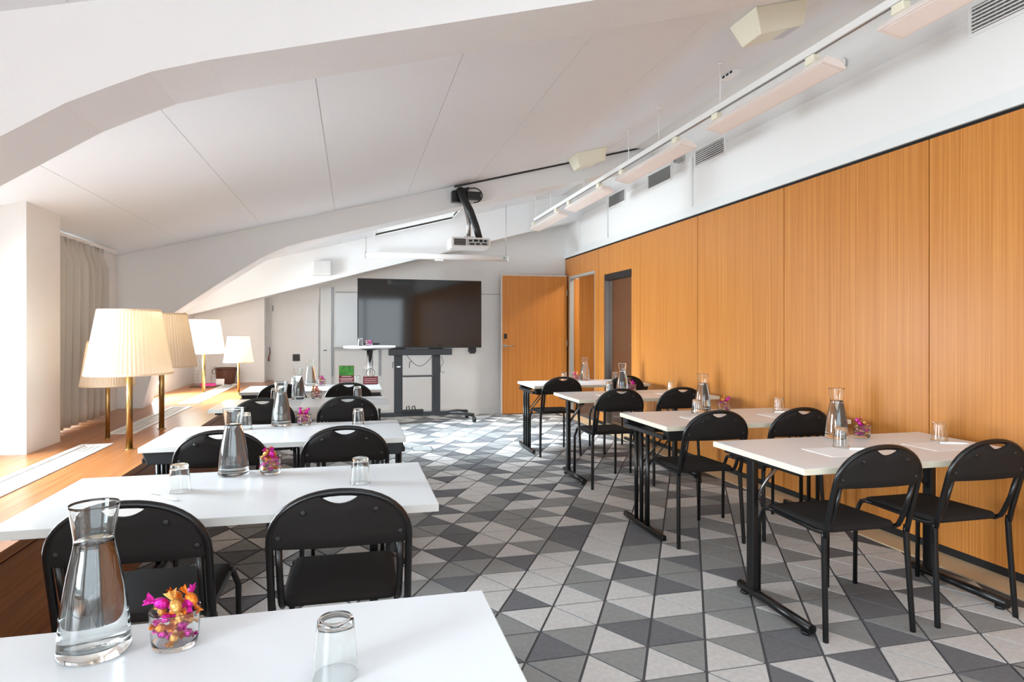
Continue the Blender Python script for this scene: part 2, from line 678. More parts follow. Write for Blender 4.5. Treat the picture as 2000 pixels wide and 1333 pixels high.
# black cable strip along the top of the middle beam
mb = MB()
p0, p1 = 1.02, 3.1
mb.hexa([(p0, 6.575, ceil_z(p0) - 0.016), (p1, 6.575, ceil_z(p1) - 0.016), (p1, 6.597, ceil_z(p1) - 0.016), (p0, 6.597, ceil_z(p0) - 0.016),
         (p0, 6.575, ceil_z(p0) - 0.003), (p1, 6.575, ceil_z(p1) - 0.003), (p1, 6.597, ceil_z(p1) - 0.003), (p0, 6.597, ceil_z(p0) - 0.003)])
tag(mb.build('cable', BLACKPL), 'thin black cable running along the top of the middle beam', 'cable')

# ---- left wall with window openings
mb = MB()
WT = 0.30
mb.box(LX - WT, LX, FY - 0.1, BY + 0.1, -0.05, WZ0)
mb.box(LX - WT, LX, FY - 0.1, BY + 0.1, WZ1, 2.15)
ys = [FY - 0.1] + [v for ab in WINS for v in ab] + [BY + 0.1]
for a, b in zip(ys[0::2], ys[1::2]):
    mb.box(LX - WT, LX, a, b, WZ0, WZ1)
struct(mb.build('wall_left', WALLW), 'white window wall along the wooden ledge', 'wall')
for i, (a, b) in enumerate(WINS):
    root = struct(bpy.data.objects.new('window_%d' % (i + 3), None), ['white-framed window in the left wall, level with the camera', 'white-framed window in the left wall, just before the white pier', 'white-framed window behind the grey curtain', 'white-framed window in the left wall, beyond the middle beam'][i], 'window')
    COL.objects.link(root)
    root.location = (LX - 0.2, (a + b) / 2, WZ0)
    hw, hh = (b - a) / 2, WZ1 - WZ0
    mb = MB()
    mb.box(-0.03, 0.03, -hw, hw, 0, 0.05).box(-0.03, 0.03, -hw, hw, hh - 0.05, hh)
    mb.box(-0.03, 0.03, -hw, -hw + 0.05, 0.05, hh - 0.05).box(-0.03, 0.03, hw - 0.05, hw, 0.05, hh - 0.05)
    mb.build('window_frame', TRIMW, root)
    box(-0.025, 0.025, -0.025, 0.025, 0.05, hh - 0.05).build('mullion', TRIMW, root)
    for s_ in (-1, 1):
        y0, y1 = sorted((s_ * 0.025, s_ * (hw - 0.05)))
        box(-0.004, 0.004, y0, y1, 0.05, hh - 0.05).build('pane', WINPANE, root)
# wall piers standing on the ledge
o = MB().prism([(LX - 0.02, LEDGE), (-1.84, LEDGE), (-1.84, ceil_z(-1.84) + 0.01), (LX - 0.02, ceil_z(LX - 0.02) + 0.01)], 'xz', 4.30, 4.745).build('wall_pier', WALLW)
struct(o, 'white wall pier between the windows left of the curtain', 'wall')
o = MB().prism([(LX - 0.02, -0.02), (-1.20, -0.02), (-1.20, ceil_z(-1.20) + 0.01), (LX - 0.02, ceil_z(LX - 0.02) + 0.01)], 'xz', 9.55, BY + 0.02).build('wall_pier', WALLW)
struct(o, 'white wall pier in the far left corner above the ledge end', 'wall')

# ---- back wall
mb = MB().prism([(LX - 0.3, -0.05), (WX + 0.2, -0.05), (WX + 0.2, 3.6), (LX - 0.3, 2.2)], 'xz', BY, BY + 0.15)
struct(mb.build('wall_back', WALLW), 'white back wall behind the television', 'wall')
o = box(0.3, 2.25, BY - 0.014, BY, 0, 0.10).build('baseboard_back', TRIMW)
struct(o, 'low white baseboard along the back wall', 'baseboard')
o = box(-0.25, 2.30, BY - 0.008, BY, 1.865, 1.875).build('trim_3', SEAM)
struct(o, 'thin horizontal joint line across the back wall', 'trim')
# ---- wall behind the camera, with the window added for fill light
mb = MB()
mb.box(LX - 0.3, FILLWIN[0], FY - 0.2, FY, -0.05, 3.6).box(FILLWIN[1], WX + 0.2, FY - 0.2, FY, -0.05, 3.6)
mb.box(FILLWIN[0], FILLWIN[1], FY - 0.2, FY, -0.05, FILLWIN[2]).box(FILLWIN[0], FILLWIN[1], FY - 0.2, FY, FILLWIN[3], 3.6)
struct(mb.build('wall_front', WALLW), 'white wall behind the camera around the added fill window', 'wall')
root = struct(bpy.data.objects.new('window_7', None), 'wide window added behind the camera for fill light', 'window')
COL.objects.link(root)
root.location = (FILLWIN[0], FY - 0.1, FILLWIN[2])
W_, H_ = FILLWIN[1] - FILLWIN[0], FILLWIN[3] - FILLWIN[2]
mb = MB().box(0, W_, -0.03, 0.03, 0, 0.06).box(0, W_, -0.03, 0.03, H_ - 0.06, H_)
for i in range(5):
    x = W_ * i / 4
    mb.box(max(0, x - 0.03), min(W_, x + 0.03), -0.03, 0.03, 0.06, H_ - 0.06)
mb.build('window_frame', TRIMW, root)
for i in range(4):
    box(W_ * i / 4 + 0.03, W_ * (i + 1) / 4 - 0.03, -0.004, 0.004, 0.06, H_ - 0.06).build('pane', WINPANE, root)

# ---- right wall: white band above, wood panels below
SEAMS = [-0.85, 0.47, 1.785, 3.106, 4.428, 5.743, 7.06, 8.40, 9.83]
DOORY = (8.53, 9.62)
DOORZ = 2.15
GLY = (7.30, 8.19)
GLZ = 2.06
PT = 2.435
mb = MB()
mb.box(WX + 0.024, WX + 0.15, FY - 0.1, BY + 0.1, PT + 0.02, 3.6)
mb.box(WX + 0.04, WX + 0.15, FY - 0.1, GLY[0], -0.05, PT + 0.02).box(WX + 0.04, WX + 0.15, GLY[1], DOORY[0], -0.05, PT + 0.02)
mb.box(WX + 0.04, WX + 0.15, DOORY[1], BY + 0.1, -0.05, PT + 0.02)
mb.box(WX + 0.04, WX + 0.15, GLY[0], GLY[1], GLZ, PT + 0.02).box(WX + 0.04, WX + 0.15, DOORY[0], DOORY[1], DOORZ, PT + 0.02)
wr = struct(mb.build('wall_right', WALLW), 'right wall, white above and panelled in orange wood below', 'wall')
allseams = [FY] + [s_ for s_ in SEAMS]
g = 0.004
for a, b in zip(allseams, allseams[1:]):
    a2, b2 = a + g, b - g
    mb = MB()
    if a < GLY[0] < b:
        mb.box(WX, WX + 0.04, a2, GLY[0], 0.055, PT).box(WX, WX + 0.04, GLY[1], b2, 0.055, PT).box(WX, WX + 0.04, GLY[0], GLY[1], GLZ, PT)
    elif a < DOORY[0] < b:
        mb.box(WX, WX + 0.04, a2, DOORY[0], 0.055, PT).box(WX, WX + 0.04, DOORY[1], b2, 0.055, PT).box(WX, WX + 0.04, DOORY[0], DOORY[1], DOORZ, PT)
    else:
        mb.box(WX, WX + 0.04, a2, b2, 0.055, PT)
    mb.build('wood_panel', WOODP, wr)
o = MB()
for a, b in ((FY, GLY[0]), (GLY[1], DOORY[0]), (DOORY[1], BY)):
    o.box(WX + 0.012, WX + 0.041, a, b, -0.02, 0.055)
struct(o.build('baseboard_right', DARK), 'black recessed plinth under the wood panelling', 'baseboard')
o = MB().box(WX + 0.008, WX + 0.03, FY, BY, PT, PT + 0.022).build('trim_4', DARK)
struct(o, 'dark shadow gap above the wood panelling', 'trim')
mb = MB()
mb.box(WX - 0.012, WX + 0.03, FY, BY, PT + 0.022, PT + 0.075)
mb.box(WX + 0.004, WX + 0.03, FY, BY, PT + 0.079, PT + 0.115)
struct(mb.build('trim_5', TRIMW), 'white rail moulding above the wood panelling', 'trim')
# vertical cover strips on the white band
for i, (y, z1) in enumerate(((5.885, 3.05), (8.10, 3.12), (9.17, 3.0))):
    o = box(WX + 0.002, WX + 0.03, y - 0.022, y + 0.022, PT + 0.115, z1).build('trim_%d' % (6 + i), TRIMW)
    struct(o, ['white vertical strip on the wall beside the second vent', 'white vertical strip near the farthest vent', 'white vertical strip where the far beam meets the wall'][i], 'trim')

# glazed sidelight
root = struct(bpy.data.objects.new('window_8', None), 'tall glazed opening with black blind box in the wood panelling', 'window')
COL.objects.link(root)
root.location = (WX, GLY[0], 0)
L_ = GLY[1] - GLY[0]
mb = MB().box(0.0, 0.09, L_ - 0.035, L_ - 0.001, 0.0, GLZ)
mb.box(0.02, 0.09, 0.001, 0.012, 0.0, GLZ).box(0.02, 0.09, 0.012, L_ - 0.035, 0.0, 0.05)
mb.build('window_frame', STEEL, root)
box(-0.004, 0.07, 0.012, L_ - 0.036, GLZ - 0.085, GLZ - 0.001).build('blind_box', BLACKPL, root)
box(0.05, 0.058, 0.012, L_ - 0.035, 0.05, GLZ - 0.085).build('pane', DARKPANE, root)
# doorway frame in right wall
root = struct(bpy.data.objects.new('door_1', None), 'open doorway with pale metal frame at the end of the wood panelling', 'doorway')
COL.objects.link(root)
root.location = (WX, DOORY[0], 0)
L_ = DOORY[1] - DOORY[0]
box(0.055, 0.15, L_ - 0.03, L_ - 0.001, 0.0, DOORZ - 0.04).build('jamb_lining', WOODD, root)
mb = MB().box(-0.01, 0.055, L_ - 0.045, L_ - 0.001, 0.0, DOORZ - 0.001).box(0.0, 0.055, 0.001, 0.02, 0.0, DOORZ - 0.04)
mb.box(-0.005, 0.055, 0.001, L_ - 0.045, DOORZ - 0.04, DOORZ - 0.001)
mb.build('door_frame', mat('grey_frame', (168, 166, 160), 0.4), root)
# corridor beyond
CX = 4.75
mb = MB().box(WX + 0.15, CX + 0.1, 5.9, 11.6, -0.06, -0.002)
struct(mb.build('floor_corridor', mat('corridor_floor', (96, 80, 70), 0.6)), 'dark corridor floor seen through the doorway', 'floor')
mb = MB().box(CX, CX + 0.1, 5.9, 11.6, 0, 2.6).box(WX + 0.15, CX, 5.8, 5.9, 0, 2.6)
struct(mb.build('wall_corridor', CORRW), 'grey brown corridor wall seen through the glazing', 'wall')
mb = MB().box(WX + 0.15, CX - 0.001, 11.5, 11.6, 0, 2.6)
struct(mb.build('wall_corridor_end', WOODD), 'orange wood corridor wall seen through the doorway', 'wall')
mb = MB().box(WX + 0.15, CX + 0.1, 5.9, 11.6, 2.6, 2.7)
struct(mb.build('ceiling_corridor', CEILM), 'white corridor ceiling beyond the glazing', 'ceiling')
t = thing('added_ceiling_lamp', 'round lamp added to light the corridor beyond the doorway', 'lamp', (4.1, 8.6, 2.6))  # unseen lamp, added to brighten the corridor
MB().lathe([(0, 0), (0.16, 0), (0.16, -0.05), (0, -0.05)][::-1], 24).build('added_lamp_body', TRIMW, t)
MB().lathe([(0, -0.062), (0.13, -0.062), (0.14, -0.052), (0, -0.052)], 24).build('diffuser', emit('added_lamp_glow', (255, 236, 206), 3), t)
l = bpy.data.lights.new('corridor_fill_light', 'AREA')  # light of the added corridor lamp
l.shape = 'DISK'
l.size = 0.3
l.energy = 14
l.color = (1, 0.88, 0.72)
o = bpy.data.objects.new('corridor_fill_light', l)
o.location = (4.1, 8.6, 2.52)
COL.objects.link(o)

# ---- open door leaf against the back wall
t = struct(bpy.data.objects.new('door_2', None), 'orange wood door leaf standing open against the back wall', 'door')
COL.objects.link(t)
t.location = (3.285, 9.66, 0)
box(-1.045, 0, 0.0, 0.045, 0.012, 2.15).build('door_leaf', WOODD, t)
mb = MB().box(-1.066, -1.046, -0.002, 0.047, 0.012, 2.168).box(-1.046, 0.0, -0.002, 0.047, 2.151, 2.168)
mb.build('edge_strip', mat('pale_edge', (214, 208, 200), 0.4), t)
hd = box(-1.03, -0.99, -0.012, -0.001, 1.035, 1.085).build('handle_plate', STEEL, t)
MB().tube([(-1.012, -0.01, 1.062), (-1.012, -0.045, 1.062), (-1.0, -0.055, 1.062), (-0.87, -0.055, 1.062)], 0.01, 8).build('door_handle', STEEL, t)
box(-1.02, -0.975, -0.016, -0.001, 1.175, 1.25).build('card_reader', SOCKET, t)
for z in (0.25, 1.1, 1.9):
    MB().tube([(0.008, 0.0, z - 0.05), (0.008, 0.0, z + 0.05)], 0.008, 8).build('hinge', STEEL, t)

# ---- wooden ledge along the windows
t = struct(bpy.data.objects.new('window_ledge', None), 'long wooden window ledge with white vent grilles along the left wall', 'ledge')
COL.objects.link(t)
t.location = (LX, 0, 0)
GR = [(1.2, 4.56), (5.0, 6.62), (6.88, 9.3)]
gx0, gx1 = 0.455, 0.615
ex = 0.99            # front edge (x from the wall)
mb = MB()
mb.box(0.001, gx0, FY, 9.549, LEDGE - 0.035, LEDGE).box(gx1, ex - 0.1, FY, 9.549, LEDGE - 0.035, LEDGE)
mb.box(ex - 0.1, ex, FY, BY, LEDGE - 0.035, LEDGE)
yy = FY
for a, b in GR + [(9.549, None)]:
    mb.box(gx0, gx1, yy, a, LEDGE - 0.035, LEDGE)
    yy = b
mb.build('ledge_board', WOODL, t)
mb = MB().box(ex - 0.06, ex - 0.045, FY, BY, LEDGE - 0.075, LEDGE - 0.035)
mb.build('shadow_gap', DARK, t)
ys = [FY, -0.6, 0.75, 2.1, 3.45, 4.8, 6.15, 7.5, 8.85, BY]
for a, b in zip(ys, ys[1:]):
    box(ex - 0.055, ex - 0.03, a + 0.002, b - 0.002, 0.0, LEDGE - 0.06).build('front_panel', WOODL, t)
for (a, b) in GR:
    mb = MB().box(gx0 - 0.012, gx0 + 0.02, a - 0.012, b + 0.012, LEDGE - 0.02, LEDGE + 0.005).box(gx1 - 0.02, gx1 + 0.012, a - 0.012, b + 0.012, LEDGE - 0.02, LEDGE + 0.005)
    n = max(1, round((b - a) / 1.2))
    for i in range(n + 1):
        y = a + (b - a) * i / n
        mb.box(gx0 + 0.02, gx1 - 0.02, max(a - 0.012, y - 0.02), min(b + 0.012, y + 0.02), LEDGE - 0.02, LEDGE + 0.004)
    gf = mb.build('vent_grille', WHITEMET, t)
    for k in range(4):
        x = gx0 + 0.034 + k * 0.0307
        box(x - 0.010, x + 0.010, a, b, LEDGE - 0.012, LEDGE - 0.002).build('slat', WHITEMET, gf)
    box(gx0 + 0.01, gx1 - 0.01, a, b, LEDGE - 0.10, LEDGE - 0.09).build('grille_tray', GREY, gf)

# ================================================================== FURNITURE
TH = 0.72
TW, TD = 1.31, 0.70


def make_table(kind, label, cx, yb, rz=0.0, edge=EDGEW):
    """origin at the floor under the table centre; yb = back edge"""
    t = thing('folding_table', label, 'table', (cx, yb - TD / 2, 0), rz, 'white folding tables')
    top = box(-TW / 2 + 0.002, TW / 2 - 0.002, -TD / 2 + 0.002, TD / 2 - 0.002, TH - 0.026, TH).build('tabletop', LAMIN, t)
    mb = MB()
    h0, h1 = TH - 0.0265, TH - 0.0012
    mb.box(-TW / 2, -TW / 2 + 0.002, -TD / 2, TD / 2, h0, h1).box(TW / 2 - 0.002, TW / 2, -TD / 2, TD / 2, h0, h1)
    mb.box(-TW / 2 + 0.002, TW / 2 - 0.002, -TD / 2, -TD / 2 + 0.002, h0, h1).box(-TW / 2 + 0.002, TW / 2 - 0.002, TD / 2 - 0.002, TD / 2, h0, h1)
    mb.build('edge_band', edge, t)
    zt = TH - 0.026
    for s_ in (-1, 1):
        if kind == 'A':
            x = -0.60 if s_ < 0 else 0.455
            yo = 0.09
            MB().box(x - 0.016, x + 0.016, yo - 0.028, yo + 0.028, 0.045, zt - 0.02).build('post', BLACKMET, t, bevel=0.006)
            MB().tube([(x, -0.33, 0.034), (x, 0.19, 0.034)], 0.021, 12).build('foot', BLACKMET, t)
            for q in (-0.29, 0.15):
                MB().lathe([(0, 0), (0.02, 0), (0.022, 0.012), (0, 0.014)], 12, x, q, 0.0).build('foot_pad', BLACKPL, t)
            box(x - 0.02, x + 0.02, -0.27, 0.30, zt - 0.024, zt).build('rail', BLACKMET, t)
            MB().tube([(x - s_ * 0.018, yo, 0.48), (x - s_ * 0.09, yo, 0.58), (x - s_ * 0.2, yo, zt - 0.005)], 0.011, 6, sx=0.4).build('brace', STEEL, t)
        else:
            x = s_ * 0.64
            for q in (0.03, 0.11, -0.06):
                MB().tube([(x, q, 0.04), (x, q, zt - 0.05)], 0.0135, 10).build('post', BLACKMET, t)
            mb = MB().box(x - 0.017, x + 0.017, -0.29, 0.29, 0.012, 0.046)
            mb.build('foot', BLACKMET, t, bevel=0.008)
            box(x - 0.015, x + 0.015, -0.29, 0.29, zt - 0.062, zt - 0.036).build('rail', BLACKMET, t, bevel=0.005)
            for q in (-1, 1):
                ys_ = [q * (TD / 2 - 0.012), q * (TD / 2 - 0.10)]
                y0, y1 = min(ys_), max(ys_)
                xo, xi = s_ * (TW / 2 - 0.012), s_ * (TW / 2 - 0.17)
                x0, x1 = min(xo, xi), max(xo, xi)
                d = 0.02
                MB().hexa([(x0 + d, y0 + d, zt - 0.068), (x1 - d, y0 + d, zt - 0.068), (x1 - d, y1 - d, zt - 0.068), (x0 + d, y1 - d, zt - 0.068),
                           (x0, y0, zt), (x1, y0, zt), (x1, y1, zt), (x0, y1, zt)]).build('corner_bracket', BRACKET if cx < 1 else BLACKPL, t, bevel=0.006)
            MB().tube([(x - s_ * 0.02, 0.06, 0.42), (x - s_ * 0.26, 0.06, zt - 0.004)], 0.006, 6).build('brace', BLACKMET, t)
            MB().tube([(x - s_ * 0.02, -0.03, 0.42), (x - s_ * 0.26, -0.03, zt - 0.004)], 0.006, 6).build('brace', BLACKMET, t)
    return t


LC, RC = -0.375, 2.485
LNAME = ['nearest left-hand table', 'second left-hand table', 'third left-hand table', 'fourth left-hand table', 'farthest left-hand table']
RNAME = ['nearest right-hand table', 'second right-hand table', 'third right-hand table', 'farthest right-hand table']
LY = [1.41, 2.85, 4.22, 5.79, 7.13]        # back edges
RY = [3.01, 4.22, 5.76, 7.12]
LK = 'BABAB'
RK = 'ABAB'
ORD = ['nearest', 'second from the camera', 'third from the camera', 'fourth from the camera', 'farthest']
for i, y in enumerate(LY):
    make_table(LK[i], 'white folding table beside the window ledge, %s in the left column' % ORD[i], LC, y)
ORDR = ['nearest', 'second from the camera', 'third from the camera', 'farthest']
for i, y in enumerate(RY):
    make_table(RK[i], 'white folding table by the wood wall, %s in the right column' % ORDR[i], RC, y, edge=EDGE)

# ---- stackable chair; origin on the floor between the rear legs, facing +y
CHW = 0.205
LEAN = 0.27
HZ, HTOP = 0.665, 0.820


def hoop_y(z):
    return -LEAN * max(0.0, z - 0.44)


def arch_z(x):
    q = min(1.0, abs(x) / CHW)
    return HZ + (HTOP - HZ) * (1 - q ** 2.15) ** (1 / 2.15)


def make_chair(label):
    t = thing('stacking_chair', label, 'chair', (0, 0, 0), 0, 'black stacking chairs')
    # hoop
    pts = [(-CHW, hoop_y(z), z) for z in (0.43, 0.50, 0.58, HZ)]
    n = 22
    for i in range(1, n):
        a = PI * i / n
        x = -CHW * math.cos(a)
        e = abs(math.cos(a)) ** (2 / 2.15)
        x = math.copysign(CHW * e, x)
        z = HZ + (HTOP - HZ) * math.sin(a) ** (2 / 2.15)
        pts.append((x, hoop_y(z), z))
    pts += [(CHW, hoop_y(z), z) for z in (HZ, 0.58, 0.50, 0.43)]
    MB().tube(pts, 0.0115, 10).build('back_frame', BLACKMET, t)
    # upholstered backrest with hand hole
    mb = MB()
    N = 28
    zb = 0.648
    cols = []
    w_ = CHW - 0.006
    for i in range(N + 1):
        x = -w_ + 2 * w_ * i / N
        zt_ = max(zb + 0.004, arch_z(x) - 0.004)
        d = abs(x) / 0.05
        if d < 1:
            zt_ -= 0.007 + 0.022 * (1 - d ** 2)
        bow = 0.018 * (1 - (x / w_) ** 2)
        row = []
        for j in range(5):
            z = zb + (zt_ - zb) * j / 4
            row.append((x, hoop_y(z) - bow, z))
        cols.append(row)
    th = 0.007
    for off in (-th, th):
        for c in cols:
            for (x, y, z) in c:
                mb.v.append((x, y + off, z))
    M_ = (N + 1) * 5
    for i in range(N):
        for j in range(4):
            a, b, c, d = i * 5 + j, (i + 1) * 5 + j, (i + 1) * 5 + j + 1, i * 5 + j + 1
            mb.face([a, b, c, d], True)
            mb.face([M_ + d, M_ + c, M_ + b, M_ + a], True)
        for j in (0, 4):
            a, b = i * 5 + j, (i + 1) * 5 + j
            q = [a, M_ + a, M_ + b, b]
            mb.face(q if j == 0 else q[::-1])
    for i in (0, N):
        for j in range(4):
            a, b = i * 5 + j, i * 5 + j + 1
            q = [a, b, M_ + b, M_ + a]
            mb.face(q if i == 0 else q[::-1])
    br = mb.build('backrest', BLACKFAB, t)
    for (x, z) in ((-0.105, 0.765), (0.105, 0.765), (-0.178, 0.685), (0.178, 0.685)):
        bow = 0.018 * (1 - (x / w_) ** 2)
        y = hoop_y(z) - bow - th
        MB().tube([(x, y + 0.003, z), (x, y - 0.003, z), (x, y - 0.0045, z)], [0.009, 0.009, 0.004], 10).build('bolt', BLACKPL, br)
    for s_ in (-1, 1):
        # rear leg
        MB().tube([(s_ * CHW, 0.002, 0.455), (s_ * CHW, 0.004, 0.43), (s_ * (CHW + 0.003), 0.0, 0.33), (s_ * (CHW + 0.012), -0.02, 0.008), (s_ * (CHW + 0.012), -0.02, 0.0)], [0.0115, 0.013, 0.0125, 0.012, 0.012], 10).build('leg', BLACKMET, t)
        # side frame: short upright beside the hoop, curving into the seat rail
        xi = s_ * (CHW - 0.026)
        p = [(xi, hoop_y(0.65), 0.65), (xi, hoop_y(0.55) + 0.003, 0.55), (xi, hoop_y(0.48) + 0.012, 0.485), (xi, 0.018, 0.455), (xi, 0.045, 0.437), (xi, 0.09, 0.432), (xi, 0.38, 0.438)]
        MB().tube(p, 0.0105, 10).build('seat_rail', BLACKMET, t)
        xf = s_ * (CHW - 0.01)
        p = [(xi, 0.38, 0.438), (xi, 0.43, 0.438), (xi, 0.457, 0.428), (xi, 0.472, 0.405), (xf, 0.478, 0.36), (xf, 0.482, 0.0)]
        MB().tube(p, 0.011, 10).build('leg', BLACKMET, t)
    # seat pad
    mb = MB()
    hw, y0, y1 = 0.178, 0.025, 0.455
    ring = []
    rr = 0.035

    def rrect(inset):
        P = []
        for (cx, cy, a0) in ((hw - rr, y1 - rr, 0), (-hw + rr, y1 - rr, 90), (-hw + rr, y0 + rr, 180), (hw - rr, y0 + rr, 270)):
            for k in range(5):
                a = R(a0 + 90 * k / 4)
                P.append((cx + (rr - inset) * math.cos(a), cy + (rr - inset) * math.sin(a)))
        return P
    lv = [(0.0, 0.440), (0.0, 0.456), (0.008, 0.464), (0.03, 0.467)]
    n = 20
    for ins, z in lv:
        for (x, y) in rrect(ins):
            drop = 0.018 * max(0, (y - 0.36) / 0.1) ** 2
            mb.v.append((x, y, z - drop - 0.006 * (1 - abs(x) / hw)))
    for a in range(len(lv) - 1):
        for k in range(n):
            k2 = (k + 1) % n
            mb.face([a * n + k, a * n + k2, (a + 1) * n + k2, (a + 1) * n + k], True)
    mb.face([3 * n + k for k in range(n)], True)
    mb.face([k for k in reversed(range(n))])
    mb.build('seat', BLACKFAB, t)
    return t


chair0 = None
chairs = []
# (x, y of rear legs, yaw, label)
LCH = {1: 2.08, 2: 3.38, 3: 4.86, 4: 6.12}
for i, y in LCH.items():
    for x, side in ((-0.61, 'on the ledge side'), (-0.035, 'on the aisle side')):
        chairs.append((x, y, 0.0, 'black padded stacking chair at the %s, %s' % (LNAME[i], side)))
RCH = [(2.30, 2.13, 2.70), (3.49, 2.10, 2.68), (4.95, 2.115, 2.66), (6.33, 2.08, 2.78)]
for i, (y, xa, xb) in enumerate(RCH):
    chairs.append((xa, y, 0.0, 'black padded stacking chair at the %s, on the aisle side' % RNAME[i]))
    chairs.append((xb, y, 0.0, 'black padded stacking chair at the %s, beside the wood wall' % RNAME[i]))
for i, (x, y, a, lab) in enumerate(chairs):
    a = a + random.uniform(-0.02, 0.02)
    if i == 0:
        chair0 = make_chair(lab)
        chair0.location = (x, y, 0)
        chair0.rotation_euler = (0, 0, a)
    else:
        dup(chair0, (x, y, 0), a, lab)

# ================================================================== TABLE WARE


def make_carafe(label):
    t = thing('water_carafe', label, 'carafe', (0, 0, 0), 0, 'water carafes on the tables')
    outer = [(0, 0), (0.049, 0.0), (0.052, 0.0004), (0.0560, 0.002), (0.0578, 0.005), (0.0585, 0.012), (0.0575, 0.030), (0.052, 0.09), (0.043, 0.145), (0.0345, 0.185), (0.0322, 0.198), (0.0325, 0.21), (0.036, 0.235), (0.0398, 0.263), (0.0404, 0.2672), (0.0402, 0.2680)]
    inner = [(0.0393, 0.2680), (0.0390, 0.2672), (0.0384, 0.263), (0.0345, 0.235), (0.031, 0.21), (0.0307, 0.198), (0.033, 0.185), (0.0415, 0.145), (0.0505, 0.09), (0.0555, 0.032), (0.053, 0.022), (0.045, 0.018), (0, 0.018)]
    MB().lathe(outer + inner, 36).build('vessel', WATERGLASS, t)
    # the water overlaps the glass slightly so that the two refract as one body
    wat = [(0, 0.0175), (0.0452, 0.0175), (0.0532, 0.0215), (0.0558, 0.032), (0.0508, 0.09), (0.0418, 0.145), (0.0333, 0.185), (0.0310, 0.198), (0.0309, 0.203), (0, 0.203)]
    MB().lathe(wat, 36).build('water', WATER, t)
    return t


def make_tumbler(label):
    t = MB()
    prof = [(0, 0.098), (0.024, 0.098), (0.0265, 0.0975), (0.0288, 0.0955), (0.0298, 0.092), (0.031, 0.085), (0.0345, 0.05), (0.0375, 0.012), (0.0385, 0.0015), (0.0384, 0.0004), (0.0376, 0.0004), (0.0373, 0.0015), (0.036, 0.012), (0.033, 0.05), (0.0298, 0.078), (0.0285, 0.084), (0.0265, 0.0865), (0.023, 0.087), (0, 0.087)]
    t.lathe(prof[::-1], 32)
    o = t.build('drinking_glass', WATERGLASS)
    return tag(o, label, 'glass', 'upturned drinking glasses')


def make_cup(label):
    prof = [(0, 0), (0.034, 0), (0.0365, 0.0006), (0.0381, 0.003), (0.0390, 0.008), (0.0405, 0.02), (0.0432, 0.066), (0.0433, 0.0676), (0.0428, 0.068), (0.0422, 0.0676), (0.0420, 0.066), (0.0392, 0.02), (0.0380, 0.012), (0.0360, 0.009), (0.033, 0.008), (0, 0.008)]
    o = MB().lathe(prof, 32).build('candy_cup', WATERGLASS)
    return tag(o, label, 'glass cup', 'glass candy cups')


def candy_meshes():
    body = MB().lathe([(0, -0.013), (0.006, -0.012), (0.0095, -0.006), (0.0105, 0.0), (0.0095, 0.006), (0.006, 0.012), (0, 0.013)], 8)
    out = []
    for s_ in (1, -1):
        mb = MB()
        n = 10
        for (z, r) in ((0.0115, 0.0025), (0.018, 0.007), (0.027, 0.013)):
            for k in range(n):
                a = 2 * PI * k / n
                q = r * (1 if k % 2 else 0.55)
                mb.v.append((q * math.cos(a), q * 0.55 * math.sin(a), s_ * (z + (0.003 if k % 2 else 0) * (r > 0.01))))
        for a in range(2):
            for k in range(n):
                k2 = (k + 1) % n
                f = [a * n + k, a * n + k2, (a + 1) * n + k2, (a + 1) * n + k]
                mb.face(f if s_ > 0 else f[::-1])
        out.append(mb)
    return body, out


cb, ce = candy_meshes()
CBODY, CTW = [], []
for f in FOILS:
    me = cb.mesh('candy')
    me.materials.append(f)
    CBODY.append(me)
    tw = []
    for mb in ce:
        q = mb.mesh('twist')
        q.materials.append(f)
        tw.append(q)
    CTW.append(tw)
FN = ['orange', 'magenta', 'gold', 'rose']


def candies(x, y, z, where, n, seed, pal):
    q = random.Random(seed)
    for i in range(n):
        c = pal[i % len(pal)]
        o = bpy.data.objects.new('wrapped_candy', CBODY[c])
        COL.objects.link(o)
        a = 1.571 * i + 0.6 * (i // 5) + q.uniform(-0.2, 0.2)
        layer = i // 5
        rad = (0.0235 if i % 5 else 0.004) + q.uniform(-0.002, 0.002)
        if layer >= 3:
            rad = 0.016 + q.uniform(-0.008, 0.012)
        zz = z + 0.021 + layer * 0.0195 + q.uniform(-0.002, 0.002)
        o.location = (x + rad * math.cos(a), y + rad * math.sin(a), zz)
        if layer < 3:
            o.rotation_euler = (R(90) + q.uniform(-0.4, 0.4), 0, a + R(60 if i % 5 else 45) + q.uniform(-0.2, 0.2))
            o.scale = (0.80, 0.80, 0.68)
        else:
            o.rotation_euler = (q.uniform(-0.9, 0.9), q.uniform(-0.9, 0.9), q.uniform(0, 6))
        spot = ('at the bottom of', 'halfway up in', 'near the rim of', 'heaped on top of')[min(layer, 3)]
        tag(o, '%s foil-wrapped candy %s the cup on the %s' % (FN[c], spot, where), 'candy', '%s candies %s the cup on the %s' % (FN[c], spot, where))
        for s_ in range(2):
            tw = bpy.data.objects.new('twist', CTW[c][s_])
            COL.objects.link(tw)
            tw.parent = o


car0 = make_carafe('x')
glass0 = make_tumbler('x')
cup0 = make_cup('x')
used = dict(car=False, glass=False, cup=False)


def put(kind, x, y, label, rz=0.0, z=TH):
    z += 0.0004
    src = dict(car=car0, glass=glass0, cup=cup0)[kind]
    if not used[kind]:
        used[kind] = True
        src.location = (x, y, z)
        src['label'] = label
        return src
    return dup(src, (x, y, z + 0.0), rz, label)


PALS = [[0, 0, 1, 2, 1], [0, 1, 2, 1, 0], [1, 3, 1, 2, 3], [3, 0, 2, 1, 3], [1, 3, 3, 1, 2]]
